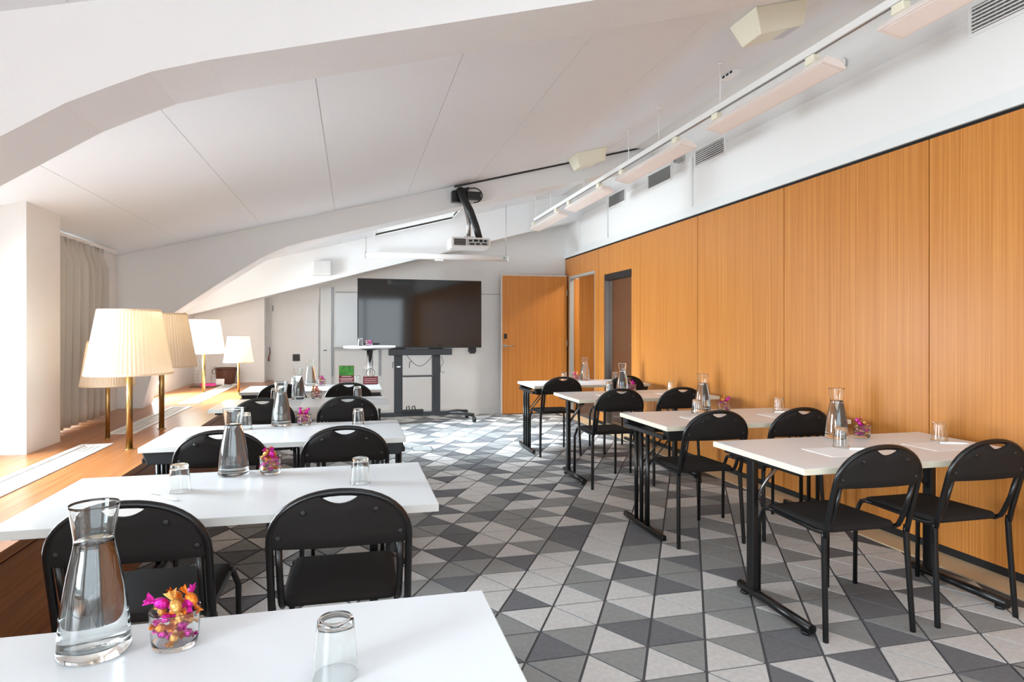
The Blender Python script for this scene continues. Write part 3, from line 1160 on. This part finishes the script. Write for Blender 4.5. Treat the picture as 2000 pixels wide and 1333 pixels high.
# left column: (carafe x,y) (cup x,y) (glasses)
LITEM = [((-0.452, 1.305), (-0.318, 1.30), [(-0.028, 1.12)]),
         ((-0.465, 2.775), (-0.324, 2.765), [(-0.606, 2.535), (0.028, 2.505)]),
         ((-0.423, 4.135), (-0.289, 4.135), [(-0.611, 4.03), (0.033, 4.08)]),
         ((-0.447, 5.70), (-0.300, 5.71), [(-0.632, 5.71), (0.038, 5.70)]),
         ((-0.430, 7.04), (-0.315, 7.05), [(-0.58, 6.95), (0.05, 7.05)])]
for i, (c, k, gs) in enumerate(LITEM):
    put('car', c[0], c[1], 'clear glass carafe of water on the %s' % LNAME[i])
    put('cup', k[0], k[1], 'clear glass cup of wrapped candies on the %s' % LNAME[i])
    candies(k[0], k[1], TH, LNAME[i], 20 if i < 2 else 18, 16 + i, PALS[i])
    for j, (x, y) in enumerate(gs):
        lab = 'upturned drinking glass on the %s, %s' % (LNAME[i], ('near the ledge end' if j == 0 and len(gs) > 1 else 'near the aisle end'))
        put('glass', x, y, lab)
RITEM = [((2.535, 2.945), (2.685, 2.93), [(2.351, 2.70), (3.00, 2.745)]),
         ((2.44, 4.15), (2.61, 4.145), [(2.324, 4.03), (2.97, 4.02)]),
         ((2.49, 5.68), (2.58, 5.67), [(2.35, 5.66), (2.985, 5.66)]),
         ((2.62, 7.05), (2.515, 7.05), [(2.36, 7.03), (2.98, 7.0)])]
for i, (c, k, gs) in enumerate(RITEM):
    put('car', c[0], c[1], 'clear glass carafe of water on the %s' % RNAME[i])
    put('cup', k[0], k[1], 'clear glass cup of wrapped candies on the %s' % RNAME[i])
    candies(k[0], k[1], TH, RNAME[i], 19, 30 + i, PALS[(i + 2) % 5])
    for j, (x, y) in enumerate(gs):
        put('glass', x, y, 'upturned drinking glass on the %s, %s' % (RNAME[i], ('near the aisle end' if j == 0 else 'near the wood wall')), z=TH + (0.0015 if i < 2 else 0))
# notepaper and pens
for i, where in enumerate(RNAME[:3]):
    y1 = RY[i] - 0.37 + 0.07
    for j, x in enumerate((2.13, 2.72)):
        wd = 0.26 if j == 0 else 0.32
        o = box(0, wd, 0, 0.21, 0, 0.0015).build('note_paper', PAPER, loc=(x, y1 - 0.21, TH))
        tag(o, 'blank white note paper on the %s, %s' % (where, 'aisle seat' if j == 0 else 'seat by the wood wall'), 'paper', 'note papers on the tables')


def pen(x, y, z, rz, label):
    t = thing('ballpoint_pen', label, 'pen', (x, y, z + 0.005), rz, 'white ballpoint pens')
    MB().tube([(-0.065, 0, 0), (0.045, 0, 0), (0.062, 0, 0), (0.072, 0, 0)], [0.005, 0.005, 0.0035, 0.001], 8).build('barrel', PAPER, t)
    MB().tube([(-0.07, 0, 0), (-0.064, 0, 0)], 0.003, 6).build('button', STEEL, t)
    box(-0.062, -0.02, -0.0015, 0.0015, 0.005, 0.0075).build('clip', STEEL, t)


pen(-0.63, 2.43, TH, R(-38), 'white ballpoint pen by an upturned glass on the second left-hand table')
pen(2.97, 2.635, TH + 0.0015, R(-25), 'white ballpoint pen on note paper at the nearest right-hand table, by the wood wall')
pen(2.40, 2.61, TH + 0.0015, R(-20), 'white ballpoint pen on note paper at the nearest right-hand table, aisle seat')
pen(2.95, 3.93, TH + 0.0015, R(-25), 'white ballpoint pen on note paper at the second right-hand table')
pen(-0.60, 3.88, TH, R(-30), 'white ballpoint pen on the third left-hand table')

# small display cards at the back of the farthest left table
t = thing('display_card', 'small upright card with green grass picture over a dark red band', 'card', (-0.065, 7.09, TH))
box(-0.078, 0.078, -0.003, 0.003, 0, 0.205).build('card_board', REDP, t)
gm = mat('grass_print', (60, 140, 40), 0.5, var=0.65, vscale=22)
box(-0.074, 0.074, -0.0045, -0.0031, 0.10, 0.202).build('grass_picture', gm, t)
for z, ww in ((0.088, 0.05), (0.065, 0.07), (0.05, 0.06), (0.03, 0.07), (0.016, 0.07)):
    box(-ww, ww, -0.0045, -0.0031, z - 0.004, z + 0.004).build('pale_line', PALEP, t)
box(-0.05, 0.05, 0.003, 0.05, 0, 0.003).build('card_foot', REDP, t)
t = thing('display_card', 'small clear card stand with a dark ring above a dark red band', 'card', (0.185, 7.08, TH))
box(-0.078, 0.078, -0.002, 0.002, 0, 0.20).build('clear_sheet', ACRYL, t)
box(-0.078, 0.078, -0.004, -0.0021, 0.0, 0.085).build('red_band', REDP, t)
pts = [(0.045 * math.cos(2 * PI * k / 24), -0.005, 0.125 + 0.045 * math.sin(2 * PI * k / 24)) for k in range(25)]
MB().tube(pts, 0.003, 6).build('ring', mat('dark_ring', (60, 66, 66), 0.4), t)
for z in (0.06, 0.04, 0.02):
    box(-0.065, 0.065, -0.0055, -0.0041, z - 0.003, z + 0.003).build('pale_line', PALEP, t)
box(-0.06, 0.06, 0.002, 0.045, 0, 0.003).build('card_foot', ACRYL, t)

# ================================================================== LAMPS ON THE LEDGE


def make_lamp(label, x, y, big):
    t = thing('table_lamp', label, 'lamp', (x, y, LEDGE), 0, 'brass lamps with pleated shades')
    if big:
        zb, h, rb, rt, pr = 0.455, 0.39, 0.235, 0.168, 0.0185
    else:
        zb, h, rb, rt, pr = 0.355, 0.295, 0.160, 0.116, 0.0135
    MB().tube([(0, 0, 0.004), (0, 0, zb + h * 0.45)], pr, 20).build('pole', BRASS, t)
    MB().lathe([(0, 0), (pr * 1.5, 0), (pr * 1.5, 0.004), (0, 0.004)], 24).build('base_collar', BRASS, t)
    rip = [0.0, 0.012, 0.0, -0.012]
    s = MB()
    n = 64 * 4
    s.lathe([(rb, 0), (rb * .5 + rt * .5, h / 2), (rt, h)], n, 0, 0, zb, ripple=rip)
    sh = s.build('lamp_shade', SHADE, t)
    s = MB()
    s.lathe([(rb * 1.012, 0), (rb * 1.014, 0.012), (rb * 0.99, 0.012), (rb * 0.99, 0)], 48, 0, 0, zb - 0.002, closed=True)
    s.build('shade_trim', SHADE, sh)
    s = MB()
    s.lathe([(rt * 1.012, 0), (rt * 1.012, 0.012), (rt * 0.985, 0.012), (rt * 0.985, 0)], 48, 0, 0, zb + h - 0.01, closed=True)
    s.build('shade_trim', SHADE, sh)
    mb = MB()
    for k in range(3):
        a = 2 * PI * k / 3
        mb.tube([(0, 0, zb + h * 0.45), (rt * 0.98 * math.cos(a), rt * 0.98 * math.sin(a), zb + h * 0.97)], 0.003, 6)
    mb.build('shade_spider', BRASS, sh)
    MB().lathe([(0, 0), (0.02, 0.01), (0.03, 0.035), (0.022, 0.06), (0, 0.07)], 16, 0, 0, zb + h * 0.45).build('bulb', BULB, t)
    l = bpy.data.lights.new('lamp_light', 'POINT')
    l.energy = 0.32 if big else 0.2
    l.color = (1.0, 0.80, 0.55)
    l.shadow_soft_size = 0.04
    lo = bpy.data.objects.new('lamp_light', l)
    COL.objects.link(lo)
    lo.location = (x, y, LEDGE + zb + h * 0.45 + 0.12)
    return t


make_lamp('tall brass lamp with pleated cream shade, nearest of all on the ledge', -1.315, 4.34, True)
make_lamp('short brass lamp with pleated cream shade in front of the curtain', -1.578, 4.785, False)
make_lamp('tall brass lamp with pleated cream shade, overlapped by the nearest lamp', -1.36, 5.19, True)
make_lamp('tall brass lamp with pleated cream shade beside the leather basket', -1.68, 8.10, True)
make_lamp('short brass lamp with pleated cream shade, farthest along the ledge edge', -1.275, 7.93, False)

# ---- curtain
t = thing('curtain', 'pale grey pleated curtain hanging at the window behind the lamps', 'curtain', (-2.0, 5.30, LEDGE))
mb = MB()
n, rows = 140, 16
Y0, Y1 = -0.56, 0.60
H = 1.385
for j in range(rows + 1):
    z = 0.03 + (H - 0.03) * j / rows
    head = max(0.0, (z - (H - 0.14)) / 0.14)
    for i in range(n + 1):
        u = i / n
        y = Y0 + (Y1 - Y0) * u
        ph = u * 2 * PI * 8.5 + 0.5 * math.sin(u * 17)
        amp = 0.062 * (1 - 0.72 * min(1, head * 1.6))
        x = amp * math.sin(ph) + 0.012 * math.sin(3 * ph + z * 2) * (1 - head) + 0.014 * math.sin(u * 2 * PI * 30 + 3 * head) * head
        zz = z
        y += 0.012 * math.sin(ph + 1.1)
        mb.v.append((x, y, zz + (0.0 if j < rows else 0.0)))
for j in range(rows):
    for i in range(n):
        a = j * (n + 1) + i
        mb.face([a, a + 1, a + n + 2, a + n + 1], True)
o = mb.build('curtain_cloth', CURT, t)
sd = o.modifiers.new('solid', 'SOLIDIFY')
sd.thickness = 0.004
box(-0.012, 0.012, Y0, 0.95, H + 0.002, H + 0.028).build('curtain_track', WHITEMET, t)

# ---- things at the far end of the ledge
t = box(-0.17, 0.17, -0.13, 0.13, 0, 0.012).build('serving_tray', mat('tray_brown', (92, 66, 52), 0.5), loc=(-1.83, 8.95, LEDGE), bevel=0.004)
tag(t, 'flat brown tray holding pink napkins at the far end of the ledge', 'tray')
t = thing('leather_basket', 'round brown leather basket at the far end of the ledge', 'basket', (-1.66, 9.33, LEDGE))
MB().lathe([(0, 0), (0.10, 0), (0.112, 0.02), (0.135, 0.17), (0.145, 0.21), (0.138, 0.212), (0.128, 0.17), (0.105, 0.02), (0, 0.012)], 28).build('basket_body', LEATHER, t)
MB().lathe([(0.146, 0.0), (0.152, 0.012), (0.146, 0.024), (0.137, 0.012)], 28, 0, 0, 0.195, closed=True).build('rim', LEATHER, t)
MB().tube([(-0.14, 0, 0.13), (-0.165, 0, 0.15), (-0.165, 0, 0.19), (-0.145, 0, 0.2)], 0.009, 8).build('handle', LEATHER, t)
o = MB()
for k in range(6):
    o.box(-0.09, 0.09, -0.055, 0.055, k * 0.005, k * 0.005 + 0.004, Matrix.Rotation(0.08 * k, 4, 'Z'))
tag(o.build('napkin_pile', PINK, loc=(-1.80, 8.92, LEDGE + 0.0125)), 'small pile of bright pink napkins on the tray', 'napkins')
for k, (x, y) in enumerate(((-1.955, 9.03), (-1.76, 9.06))):
    t = thing('stacked_glasses', ['tall stack of clear glasses on the tray, left of the lamp pole', 'tall stack of clear glasses on the tray, right of the lamp pole'][k], 'glasses', (x, y, LEDGE + 0.0125), 0, 'stacks of clear glasses on the tray')
    for j in range(5):
        MB().lathe([(0, 0.0), (0.027, 0.0), (0.036, 0.075), (0.0345, 0.075), (0.026, 0.006), (0, 0.006)], 16, 0, 0, j * 0.042).build('glass', ACRYL, t)
o = box(-0.06, 0.06, -0.003, 0.003, 0, 0.085).build('white_card', PAPER, loc=(-1.70, 9.12, LEDGE))
o.rotation_euler = (R(-8), 0, R(-12))
tag(o, 'small white card standing behind the pink napkins', 'card')
t = thing('wall_shelf', 'tiny wooden wall shelf holding a bottle in the far corner', 'shelf', (-1.73, 9.55, 1.06))
box(-0.10, 0.10, -0.09, 0, 0, 0.018).build('shelf_board', WOODD, t)
box(-0.08, 0.08, -0.07, 0, -0.035, -0.02).build('shelf_rail', WOODD, t)
t = thing('small_bottle', 'small clear bottle on the tiny wall shelf', 'bottle', (-1.765, 9.50, 1.0785))
MB().lathe([(0, 0), (0.025, 0), (0.027, 0.01), (0.027, 0.05), (0.013, 0.07), (0.013, 0.085), (0, 0.085)], 16).build('bottle_body', WATERGLASS, t)
MB().lathe([(0, 0.0855), (0.015, 0.0855), (0.015, 0.10), (0, 0.10)], 12).build('cap', WHITEMET, t)

# ================================================================== BACK OF THE ROOM
# narrow white cupboard door by the whiteboard
t = struct(bpy.data.objects.new('door_3', None), 'narrow white cupboard door beside the whiteboard', 'door')
COL.objects.link(t)
t.location = (-0.46, BY, 0)
box(0, 0.155, -0.05, -0.001, 0.005, 1.93).build('door_leaf', TRIMW, t)
box(-0.012, 0.0, -0.03, -0.001, 0.0, 1.935).build('door_frame', SEAM, t)
MB().tube([(0.05, -0.051, 1.01), (0.05, -0.075, 1.01), (0.09, -0.08, 1.01)], 0.008, 8).build('door_handle', STEEL, t)
t = struct(bpy.data.objects.new('door_4', None), 'wide flush white cupboard door left of the narrow one', 'door')
COL.objects.link(t)
t.location = (-1.15, BY, 0)
box(0, 0.66, -0.02, -0.001, 0.01, 1.70).build('door_leaf', WALLW, t)
MB().tube([(0.03, -0.021, 1.58), (0.03, -0.021, 1.66)], 0.01, 8).build('hinge', STEEL, t)
o = box(-0.05, 0.05, -0.012, 0, -0.05, 0.05).build('wall_switch', SOCKET, loc=(-0.797, BY - 0.02, 0.905), bevel=0.004)
tag(o, 'square black wall switch beside the white cupboard door', 'switch')
o = MB().tube([(0, 0, 0.14), (0.012, -0.006, 0.07), (-0.006, -0.004, 0.0), (-0.008, -0.004, -0.06)], [0.005, 0.006, 0.008, 0.012], 8).build('key_tag', mat('dark_red_tag', (120, 40, 50), 0.5), loc=(-1.165, BY - 0.045, 0.92))
tag(o, 'dark red key tag hanging at the corner of the far wall', 'key tag')
o = box(-0.06, 0.06, -0.03, 0, -0.04, 0.04).build('wall_socket', SOCKET, loc=(1.80, BY - 0.001, 1.005))
tag(o, 'black wall socket below the right corner of the television', 'socket')
# whiteboard
t = thing('whiteboard', 'large whiteboard on grey rails partly hidden behind the television', 'whiteboard', (-0.27, BY, 1.04))
box(0.02, 1.75, -0.035, -0.022, 0.012, 0.80).build('board', mat('whiteboard_white', (222, 226, 228), 0.25), t)
mb = MB().box(0, 0.02, -0.04, -0.02, 0, 0.82).box(1.75, 1.77, -0.04, -0.02, 0, 0.82).box(0.02, 1.75, -0.04, -0.02, 0.80, 0.82)
mb.build('board_frame', TRIMW, t)
box(0.0, 1.77, -0.08, -0.02, -0.012, 0.0).build('pen_tray', mat('pale_alu', (170, 172, 174), 0.4, 0.6), t)
for x in (-0.02, 0.655):
    box(x - 0.012, x + 0.012, -0.02, -0.001, -0.42, 0.90).build('wall_rail', mat('pale_alu', (170, 172, 174), 0.4, 0.6), t)

# high round bar table
t = thing('bar_table', 'high round white bar table on a chrome pole in front of the television', 'table', (0.20, 8.0, 0))
MB().lathe([(0, 1.088), (0.305, 1.088), (0.31, 1.095), (0.31, 1.108), (0.305, 1.113), (0, 1.113)], 48).build('tabletop', LAMIN, t)
MB().lathe([(0, 1.06), (0.05, 1.06), (0.13, 1.082), (0.13, 1.088), (0, 1.088)], 24).build('mount_plate', BLACKMET, t)
MB().tube([(0, 0, 0.03), (0, 0, 1.065)], 0.0375, 24).build('pole', CHROME, t)
MB().lathe([(0, 0), (0.23, 0), (0.235, 0.006), (0.08, 0.022), (0.045, 0.035), (0, 0.035)], 36).build('base', CHROME, t)
put('glass', 0.09, 7.95, 'upturned drinking glass on the high round bar table', z=1.113)
put('cup', 0.19, 7.95, 'clear glass cup of pink candies on the high round bar table', z=1.113)
candies(0.19, 7.95, 1.113, 'high round bar table', 14, 77, [1, 1, 3, 1])

# television on its stand
t = thing('television', 'large black flat television on a wheeled stand', 'television', (0.925, 9.02, 0), R(3.5))
TVW, Z0, Z1 = 0.865, 1.055, 2.01
box(-TVW, TVW, -0.03, 0.02, Z0, Z1).build('tv_body', BLACKPL, t, bevel=0.004)
box(-TVW + 0.012, TVW - 0.012, -0.0335, -0.0302, Z0 + 0.022, Z1 - 0.012).build('tv_screen', SCREENM, t)
box(-TVW + 0.02, TVW - 0.02, -0.0335, -0.0302, Z0 + 0.006, Z0 + 0.018).build('lower_strip', mat('tv_strip', (60, 60, 60), 0.3, 0.8), t)
box(0.70, 0.78, -0.01, 0.02, Z0 - 0.085, Z0 - 0.001).build('tv_foot', BLACKPL, t)
st = thing('tv_stand', 'black wheeled television stand with two columns and a shelf', 'stand', (0.925, 9.02, 0), R(3.5))
SM = mat('charcoal_steel', (44, 45, 47), 0.4, 0.2)
box(-0.44, 0.44, -0.02, 0.10, 0.955, 1.045).build('header_bar', SM, st, bevel=0.005)
for s_ in (-1, 1):
    x = -0.045 + s_ * 0.265
    box(x - 0.055, x + 0.055, 0.0, 0.09, 0.16, 0.955).build('column', SM, st, bevel=0.008)
    box(x - 0.10, x + 0.10, 0.021, 0.06, 1.045, 1.9).build('tv_bracket', BLACKPL, st)
box(-0.255, 0.165, -0.12, 0.05, 0.66, 0.675).build('shelf', SM, st)
box(-0.62, 0.40, 0.0, 0.09, 0.105, 0.16).build('base_bar', SM, st, bevel=0.006)
for (xa, xb) in ((-0.60, -0.66), (0.36, 0.74)):
    for yb2 in (-0.10, 0.36) if xa > 0 else (-0.34, 0.34):
        lg = MB().tube([(xa, 0.045, 0.135), ((xa + xb) / 2, (0.045 + yb2) / 2, 0.13), (xb, yb2, 0.10)], 0.026, 8).build('base_leg', SM, st)
        q = MB().tube([(xb, yb2, 0.10), (xb, yb2, 0.075)], 0.010, 8)
        q.build('caster_stem', STEEL, lg)
        MB().tube([(xb - 0.02, yb2, 0.038), (xb + 0.02, yb2, 0.038)], 0.038, 16).build('caster_wheel', BLACKPL, lg)
pts = [(-0.20 + 0.40 * i / 16 * 0.9, -0.03, 0.955 - 0.15 * math.sin(PI * i / 16)) for i in range(17)]
MB().tube(pts, 0.004, 6).build('hanging_cable', BLACKPL, st)
pts = [(0.29, 0.0, 0.94), (0.31, -0.02, 0.85), (0.27, -0.02, 0.78), (0.275, -0.02, 0.72), (0.32, -0.02, 0.70), (0.325, -0.02, 0.73)]
MB().tube(pts, 0.004, 6).build('hanging_cable', BLACKPL, st)
for xx in (-0.39, -0.16):
    MB().tube([(xx, 0.02, 0.78), (xx, -0.02, 0.86), (xx + 0.03, 0.01, 0.87)], 0.005, 6).build('cable_hook', BLACKPL, st)
box(-0.26, 0.03, -0.03, 0.03, 0.161, 0.20).build('power_strip', BLACKPL, st)
for xx in (-0.20, -0.12):
    MB().tube([(xx, 0, 0.19), (xx, 0, 0.24), (xx + 0.03, 0, 0.25), (xx + 0.04, 0, 0.20)], 0.008, 8).build('plug', BLACKPL, st)
box(-0.335, -0.285, -0.0015, 0.0, 0.79, 0.805).build('white_sticker', PAPER, st)

# roll-up projection screen
t = thing('projection_screen', 'rolled-up white projection screen tube hanging above the television', 'screen', (0.165, 8.95, 2.33))
MB().tube([(0, 0, 0), (1.985, 0, 0)], 0.040, 20).build('screen_case', WHITEMET, t)
MB().tube([(-0.012, 0, 0), (0.0, 0, 0)], 0.044, 20).build('end_cap', TRIMW, t)
MB().tube([(1.985, 0, 0), (1.997, 0, 0)], 0.044, 20).build('end_cap', TRIMW, t)
box(0.94, 1.06, -0.03, 0.0, -0.06, -0.036).build('pull_handle', TRIMW, t)
MB().lathe([(0, 0), (0.014, 0), (0.014, 0.004), (0, 0.004)], 16).build('green_sticker', mat('green_dot', (70, 150, 130), 0.5), t, loc=(1.93, -0.0395, 0), rot=(R(90), 0, 0))
for x in (0.01, 1.965):
    MB().tube([(x, 0, 0.035), (x, 0, ceil_z(0.165 + x) - 2.33 - 0.002)], 0.004, 6).build('hanger_rod', STEEL, t)

# loudspeaker on far beam
t = thing('wall_loudspeaker', 'small white square loudspeaker mounted on the far beam', 'loudspeaker', (-0.40, 9.098, 2.14))
box(-0.12, 0.12, -0.13, -0.0, -0.095, 0.095).build('cabinet', TRIMW, t, bevel=0.01)
box(-0.108, 0.108, -0.136, -0.131, -0.083, 0.083).build('front_grille', mat('speaker_grille', (206, 206, 204), 0.6, bump=0.3, bscale=600), t)

# projector on its arm
t = thing('projector', 'white ceiling projector hanging on a black arm from the middle beam', 'projector', (1.135, 6.40, 2.12))
box(-0.20, 0.20, -0.13, 0.14, 0.0, 0.105).build('projector_body', WHITEMET, t, bevel=0.018)
box(-0.17, -0.05, -0.134, -0.1305, 0.022, 0.088).build('vent_panel', GREY, t)
for k in range(5):
    box(-0.168, -0.052, -0.137, -0.1345, 0.028 + k * 0.012, 0.033 + k * 0.012).build('vent_slat', DARK, t)
pp = box(-0.04, 0.18, -0.134, -0.1305, 0.022, 0.088).build('port_panel', mat('port_grey', (176, 176, 172), 0.5), t)
for (x, z, w_, h_) in ((-0.02, 0.06, 0.03, 0.018), (0.03, 0.062, 0.04, 0.02), (0.085, 0.058, 0.03, 0.024), (0.13, 0.06, 0.03, 0.018), (-0.015, 0.03, 0.05, 0.014), (0.05, 0.03, 0.04, 0.016), (0.11, 0.032, 0.05, 0.014)):
    box(x, x + w_, -0.139, -0.1345, z, z + h_).build('port', DARK, pp)
MB().tube([(0, 0.0, 0.105), (0, 0.0, 0.28), (-0.03, 0.06, 0.48)], 0.022, 12).build('mount_pole', STEEL, t)
box(-0.05, 0.05, -0.05, 0.05, 0.105, 0.125).build('mount_plate', STEEL, t)
MB().tube([(0.10, -0.06, 0.10), (0.07, -0.04, 0.22), (0.015, -0.02, 0.38), (-0.05, 0.03, 0.52), (-0.07, 0.11, 0.62)], [0.034, 0.036, 0.038, 0.04, 0.042], 12).build('cable_sleeve', BLACKPL, t)
MB().prism([(-0.15, 0.50), (-0.02, 0.50), (0.03, 0.66), (-0.15, 0.61)], 'xz', 0.12, 0.198).build('beam_bracket', BLACKMET, t)
box(-0.0, 0.14, 0.06, 0.16, 0.53, 0.60).build('junction_box', BLACKPL, t)
pts = [(0.07 + 0.09 * math.cos(R(a)), 0.10, 0.57 + 0.075 * math.sin(R(a))) for a in range(-90, 190, 20)]
MB().tube(pts, 0.006, 6).build('cable_loop', BLACKPL, t)

# ================================================================== RIGHT SIDE, UPPER PART
# track rail with rods
RX, RZ = 2.50, 2.85
t = thing('light_track', 'long white lighting track hung on thin rods under the sloping ceiling', 'light track', (RX, 5.0, RZ))
box(-0.018, 0.018, -4.0, 3.75, -0.005, 0.035).build('rail', WHITEMET, t)
box(-0.006, 0.006, -4.0, 3.75, -0.007, -0.0055).build('slot', GREY, t)
for y in (-2.45, -0.98, -0.05, 0.56, 1.75, 3.0, 3.68):
    MB().tube([(0, y, 0.035), (0, y, ceil_z(RX) - RZ - 0.002)], 0.004, 6).build('hanger_rod', WHITEMET, t)
    MB().lathe([(0, 0), (0.016, 0), (0.016, 0.006), (0, 0.006)], 12, 0, y, ceil_z(RX) - RZ - 0.012).build('rod_cap', WHITEMET, t)
LUM = [(1.55, 2.62), (2.98, 4.20), (4.55, 5.85), (6.2, 7.4), (7.65, 8.95)]
LNM = ['nearest', 'second', 'third', 'fourth', 'farthest']
LUMD = mat('luminaire_diffuser', (248, 238, 232), 0.5)
WARMW = mat('warm_white_metal', (240, 230, 224), 0.4)
for i, (a, b) in enumerate(LUM):
    t = thing('track_luminaire', 'white trough luminaire under the track, %s from the camera' % LNM[i], 'luminaire', (RX, (a + b) / 2, RZ), 0, 'trough luminaires on the track')
    h = (b - a) / 2
    # inverted shallow trough, tilted towards the wood wall
    poly = [(-0.02, -0.085), (0.125, -0.115), (0.13, -0.105), (0.085, -0.06), (0.0, -0.05)]
    MB().prism(poly, 'xz', -h, h).build('trough', WARMW, t, bevel=0.004)
    MB().prism([(-0.005, -0.0885), (0.112, -0.1127), (0.112, -0.1142), (-0.005, -0.0900)][::-1], 'xz', -h + 0.03, h - 0.03).build('diffuser', LUMD, t)
    for y in (-h + 0.12, h - 0.12):
        box(-0.014, 0.03, y - 0.035, y + 0.035, -0.05, -0.008).build('track_adapter', CREAMP, t, bevel=0.003)
# cream boxes on the ceiling
for i, (x, y) in enumerate(((2.33, 3.26), (2.36, 6.30))):
    t = thing('ceiling_loudspeaker', ['cream wedge loudspeaker on the ceiling near the camera', 'cream wedge loudspeaker on the ceiling by the middle beam'][i], 'loudspeaker', (x, y, ceil_z(x)), 0, 'cream wedge loudspeakers on the ceiling')
    hw = 0.17

    def cz2(dx):
        return CK * dx
    mb = MB()
    mb.hexa([(-hw + 0.06, -0.10, cz2(-hw) - 0.13), (hw, -0.10, cz2(hw) - 0.13), (hw, 0.08, cz2(hw) - 0.13), (-hw + 0.06, 0.08, cz2(-hw) - 0.13),
             (-hw, -0.14, cz2(-hw) + 0.0), (hw, -0.14, cz2(hw) + 0.0), (hw, 0.12, cz2(hw) + 0.0), (-hw, 0.12, cz2(-hw) + 0.0)])
    mb.build('cabinet', CREAMP, t, bevel=0.006)
    box(-hw + 0.07, hw - 0.01, -0.085, 0.065, -0.004, -0.001).build('front_grille', mat('pale_grille', (206, 208, 212), 0.6), t, loc=(0, 0, -0.131), rot=(0, -math.atan(CK), 0))
# air vents on the white band
VY = [(2.20, 2.85), (5.30, 5.81), (6.33, 6.87), (7.54, 8.06)]
VN = ['large white grid air vent at the top right corner', 'slatted white air vent, second along the upper wall', 'dark mesh air vent, third along the upper wall', 'dark mesh air vent, farthest along the upper wall']
for i, (a, b) in enumerate(VY):
    t = thing('air_vent', VN[i], 'vent', (WX + 0.024, (a + b) / 2, 3.02), 0, 'air vents on the upper right wall')
    hw, hh = (b - a) / 2, 0.072
    box(-0.004, -0.001, -hw, hw, -hh, hh).build('vent_back', mat('vent_dark', (96, 94, 92), 0.7) if i < 2 else GREY, t)
    f = 0.018
    mb = MB().box(-0.012, -0.001, -hw - f, hw + f, hh, hh + f).box(-0.012, -0.001, -hw - f, hw + f, -hh - f, -hh)
    mb.box(-0.012, -0.001, -hw - f, -hw, -hh, hh).box(-0.012, -0.001, hw, hw + f, -hh, hh)
    mb.build('vent_frame', WHITEMET, t)
    if i < 2:
        n = 7
        for k in range(n):
            z = -hh + 2 * hh * (k + 0.5) / n
            box(-0.011, -0.0045, -hw, hw, z - 0.0035, z + 0.0035).build('slat', WHITEMET, t)
    if i == 0:
        for k in range(16):
            y = -hw + 2 * hw * (k + 0.5) / 16
            box(-0.008, -0.0042, y - 0.004, y + 0.004, -hh, hh).build('upright_slat', GREY, t)
    if i >= 2:
        for k in range(9):
            z = -hh + 2 * hh * (k + 0.5) / 9
            box(-0.006, -0.0042, -hw, hw, z - 0.002, z + 0.002).build('slat', mat('mesh_grey', (140, 139, 137), 0.6), t)
# sprinkler
t = thing('fire_sprinkler', 'small round white sprinkler head on the upper right wall', 'sprinkler', (WX - 0.012, 3.80, 3.16))
MB().lathe([(0, 0), (0.045, 0), (0.04, 0.008), (0.025, 0.010), (0, 0.010)], 20).build('escutcheon', WHITEMET, t, rot=(0, R(-90), 0))
MB().lathe([(0, 0.010), (0.012, 0.010), (0.008, 0.03), (0.016, 0.036), (0.016, 0.04), (0, 0.04)], 16).build('sprinkler_head', STEEL, t, rot=(0, R(-90), 0))
# small terminal block on the ceiling behind the rail
t = thing('terminal_block', 'small white terminal block with black contacts on the ceiling', 'terminal', (2.78, 4.33, ceil_z(2.78)))
box(-0.03, 0.03, -0.09, 0.09, -0.03, 0.0).build('block', WHITEMET, t)
for k in range(3):
    box(-0.034, -0.0301, -0.07 + k * 0.05, -0.04 + k * 0.05, -0.024, -0.008).build('contact', BLACKPL, t)
# tilting bracket at the right end of the middle beam
t = thing('wall_bracket', 'small grey steel bracket where the middle beam meets the right wall', 'bracket', (WX - 0.001, 6.08, 3.08))
box(-0.07, 0.0, -0.03, 0.03, -0.03, 0.03).build('bracket_body', STEEL, t)
MB().tube([(-0.05, 0, 0.02), (-0.14, -0.05, 0.05)], 0.018, 10).build('bracket_arm', STEEL, t)
bpy.context.view_layer.update()
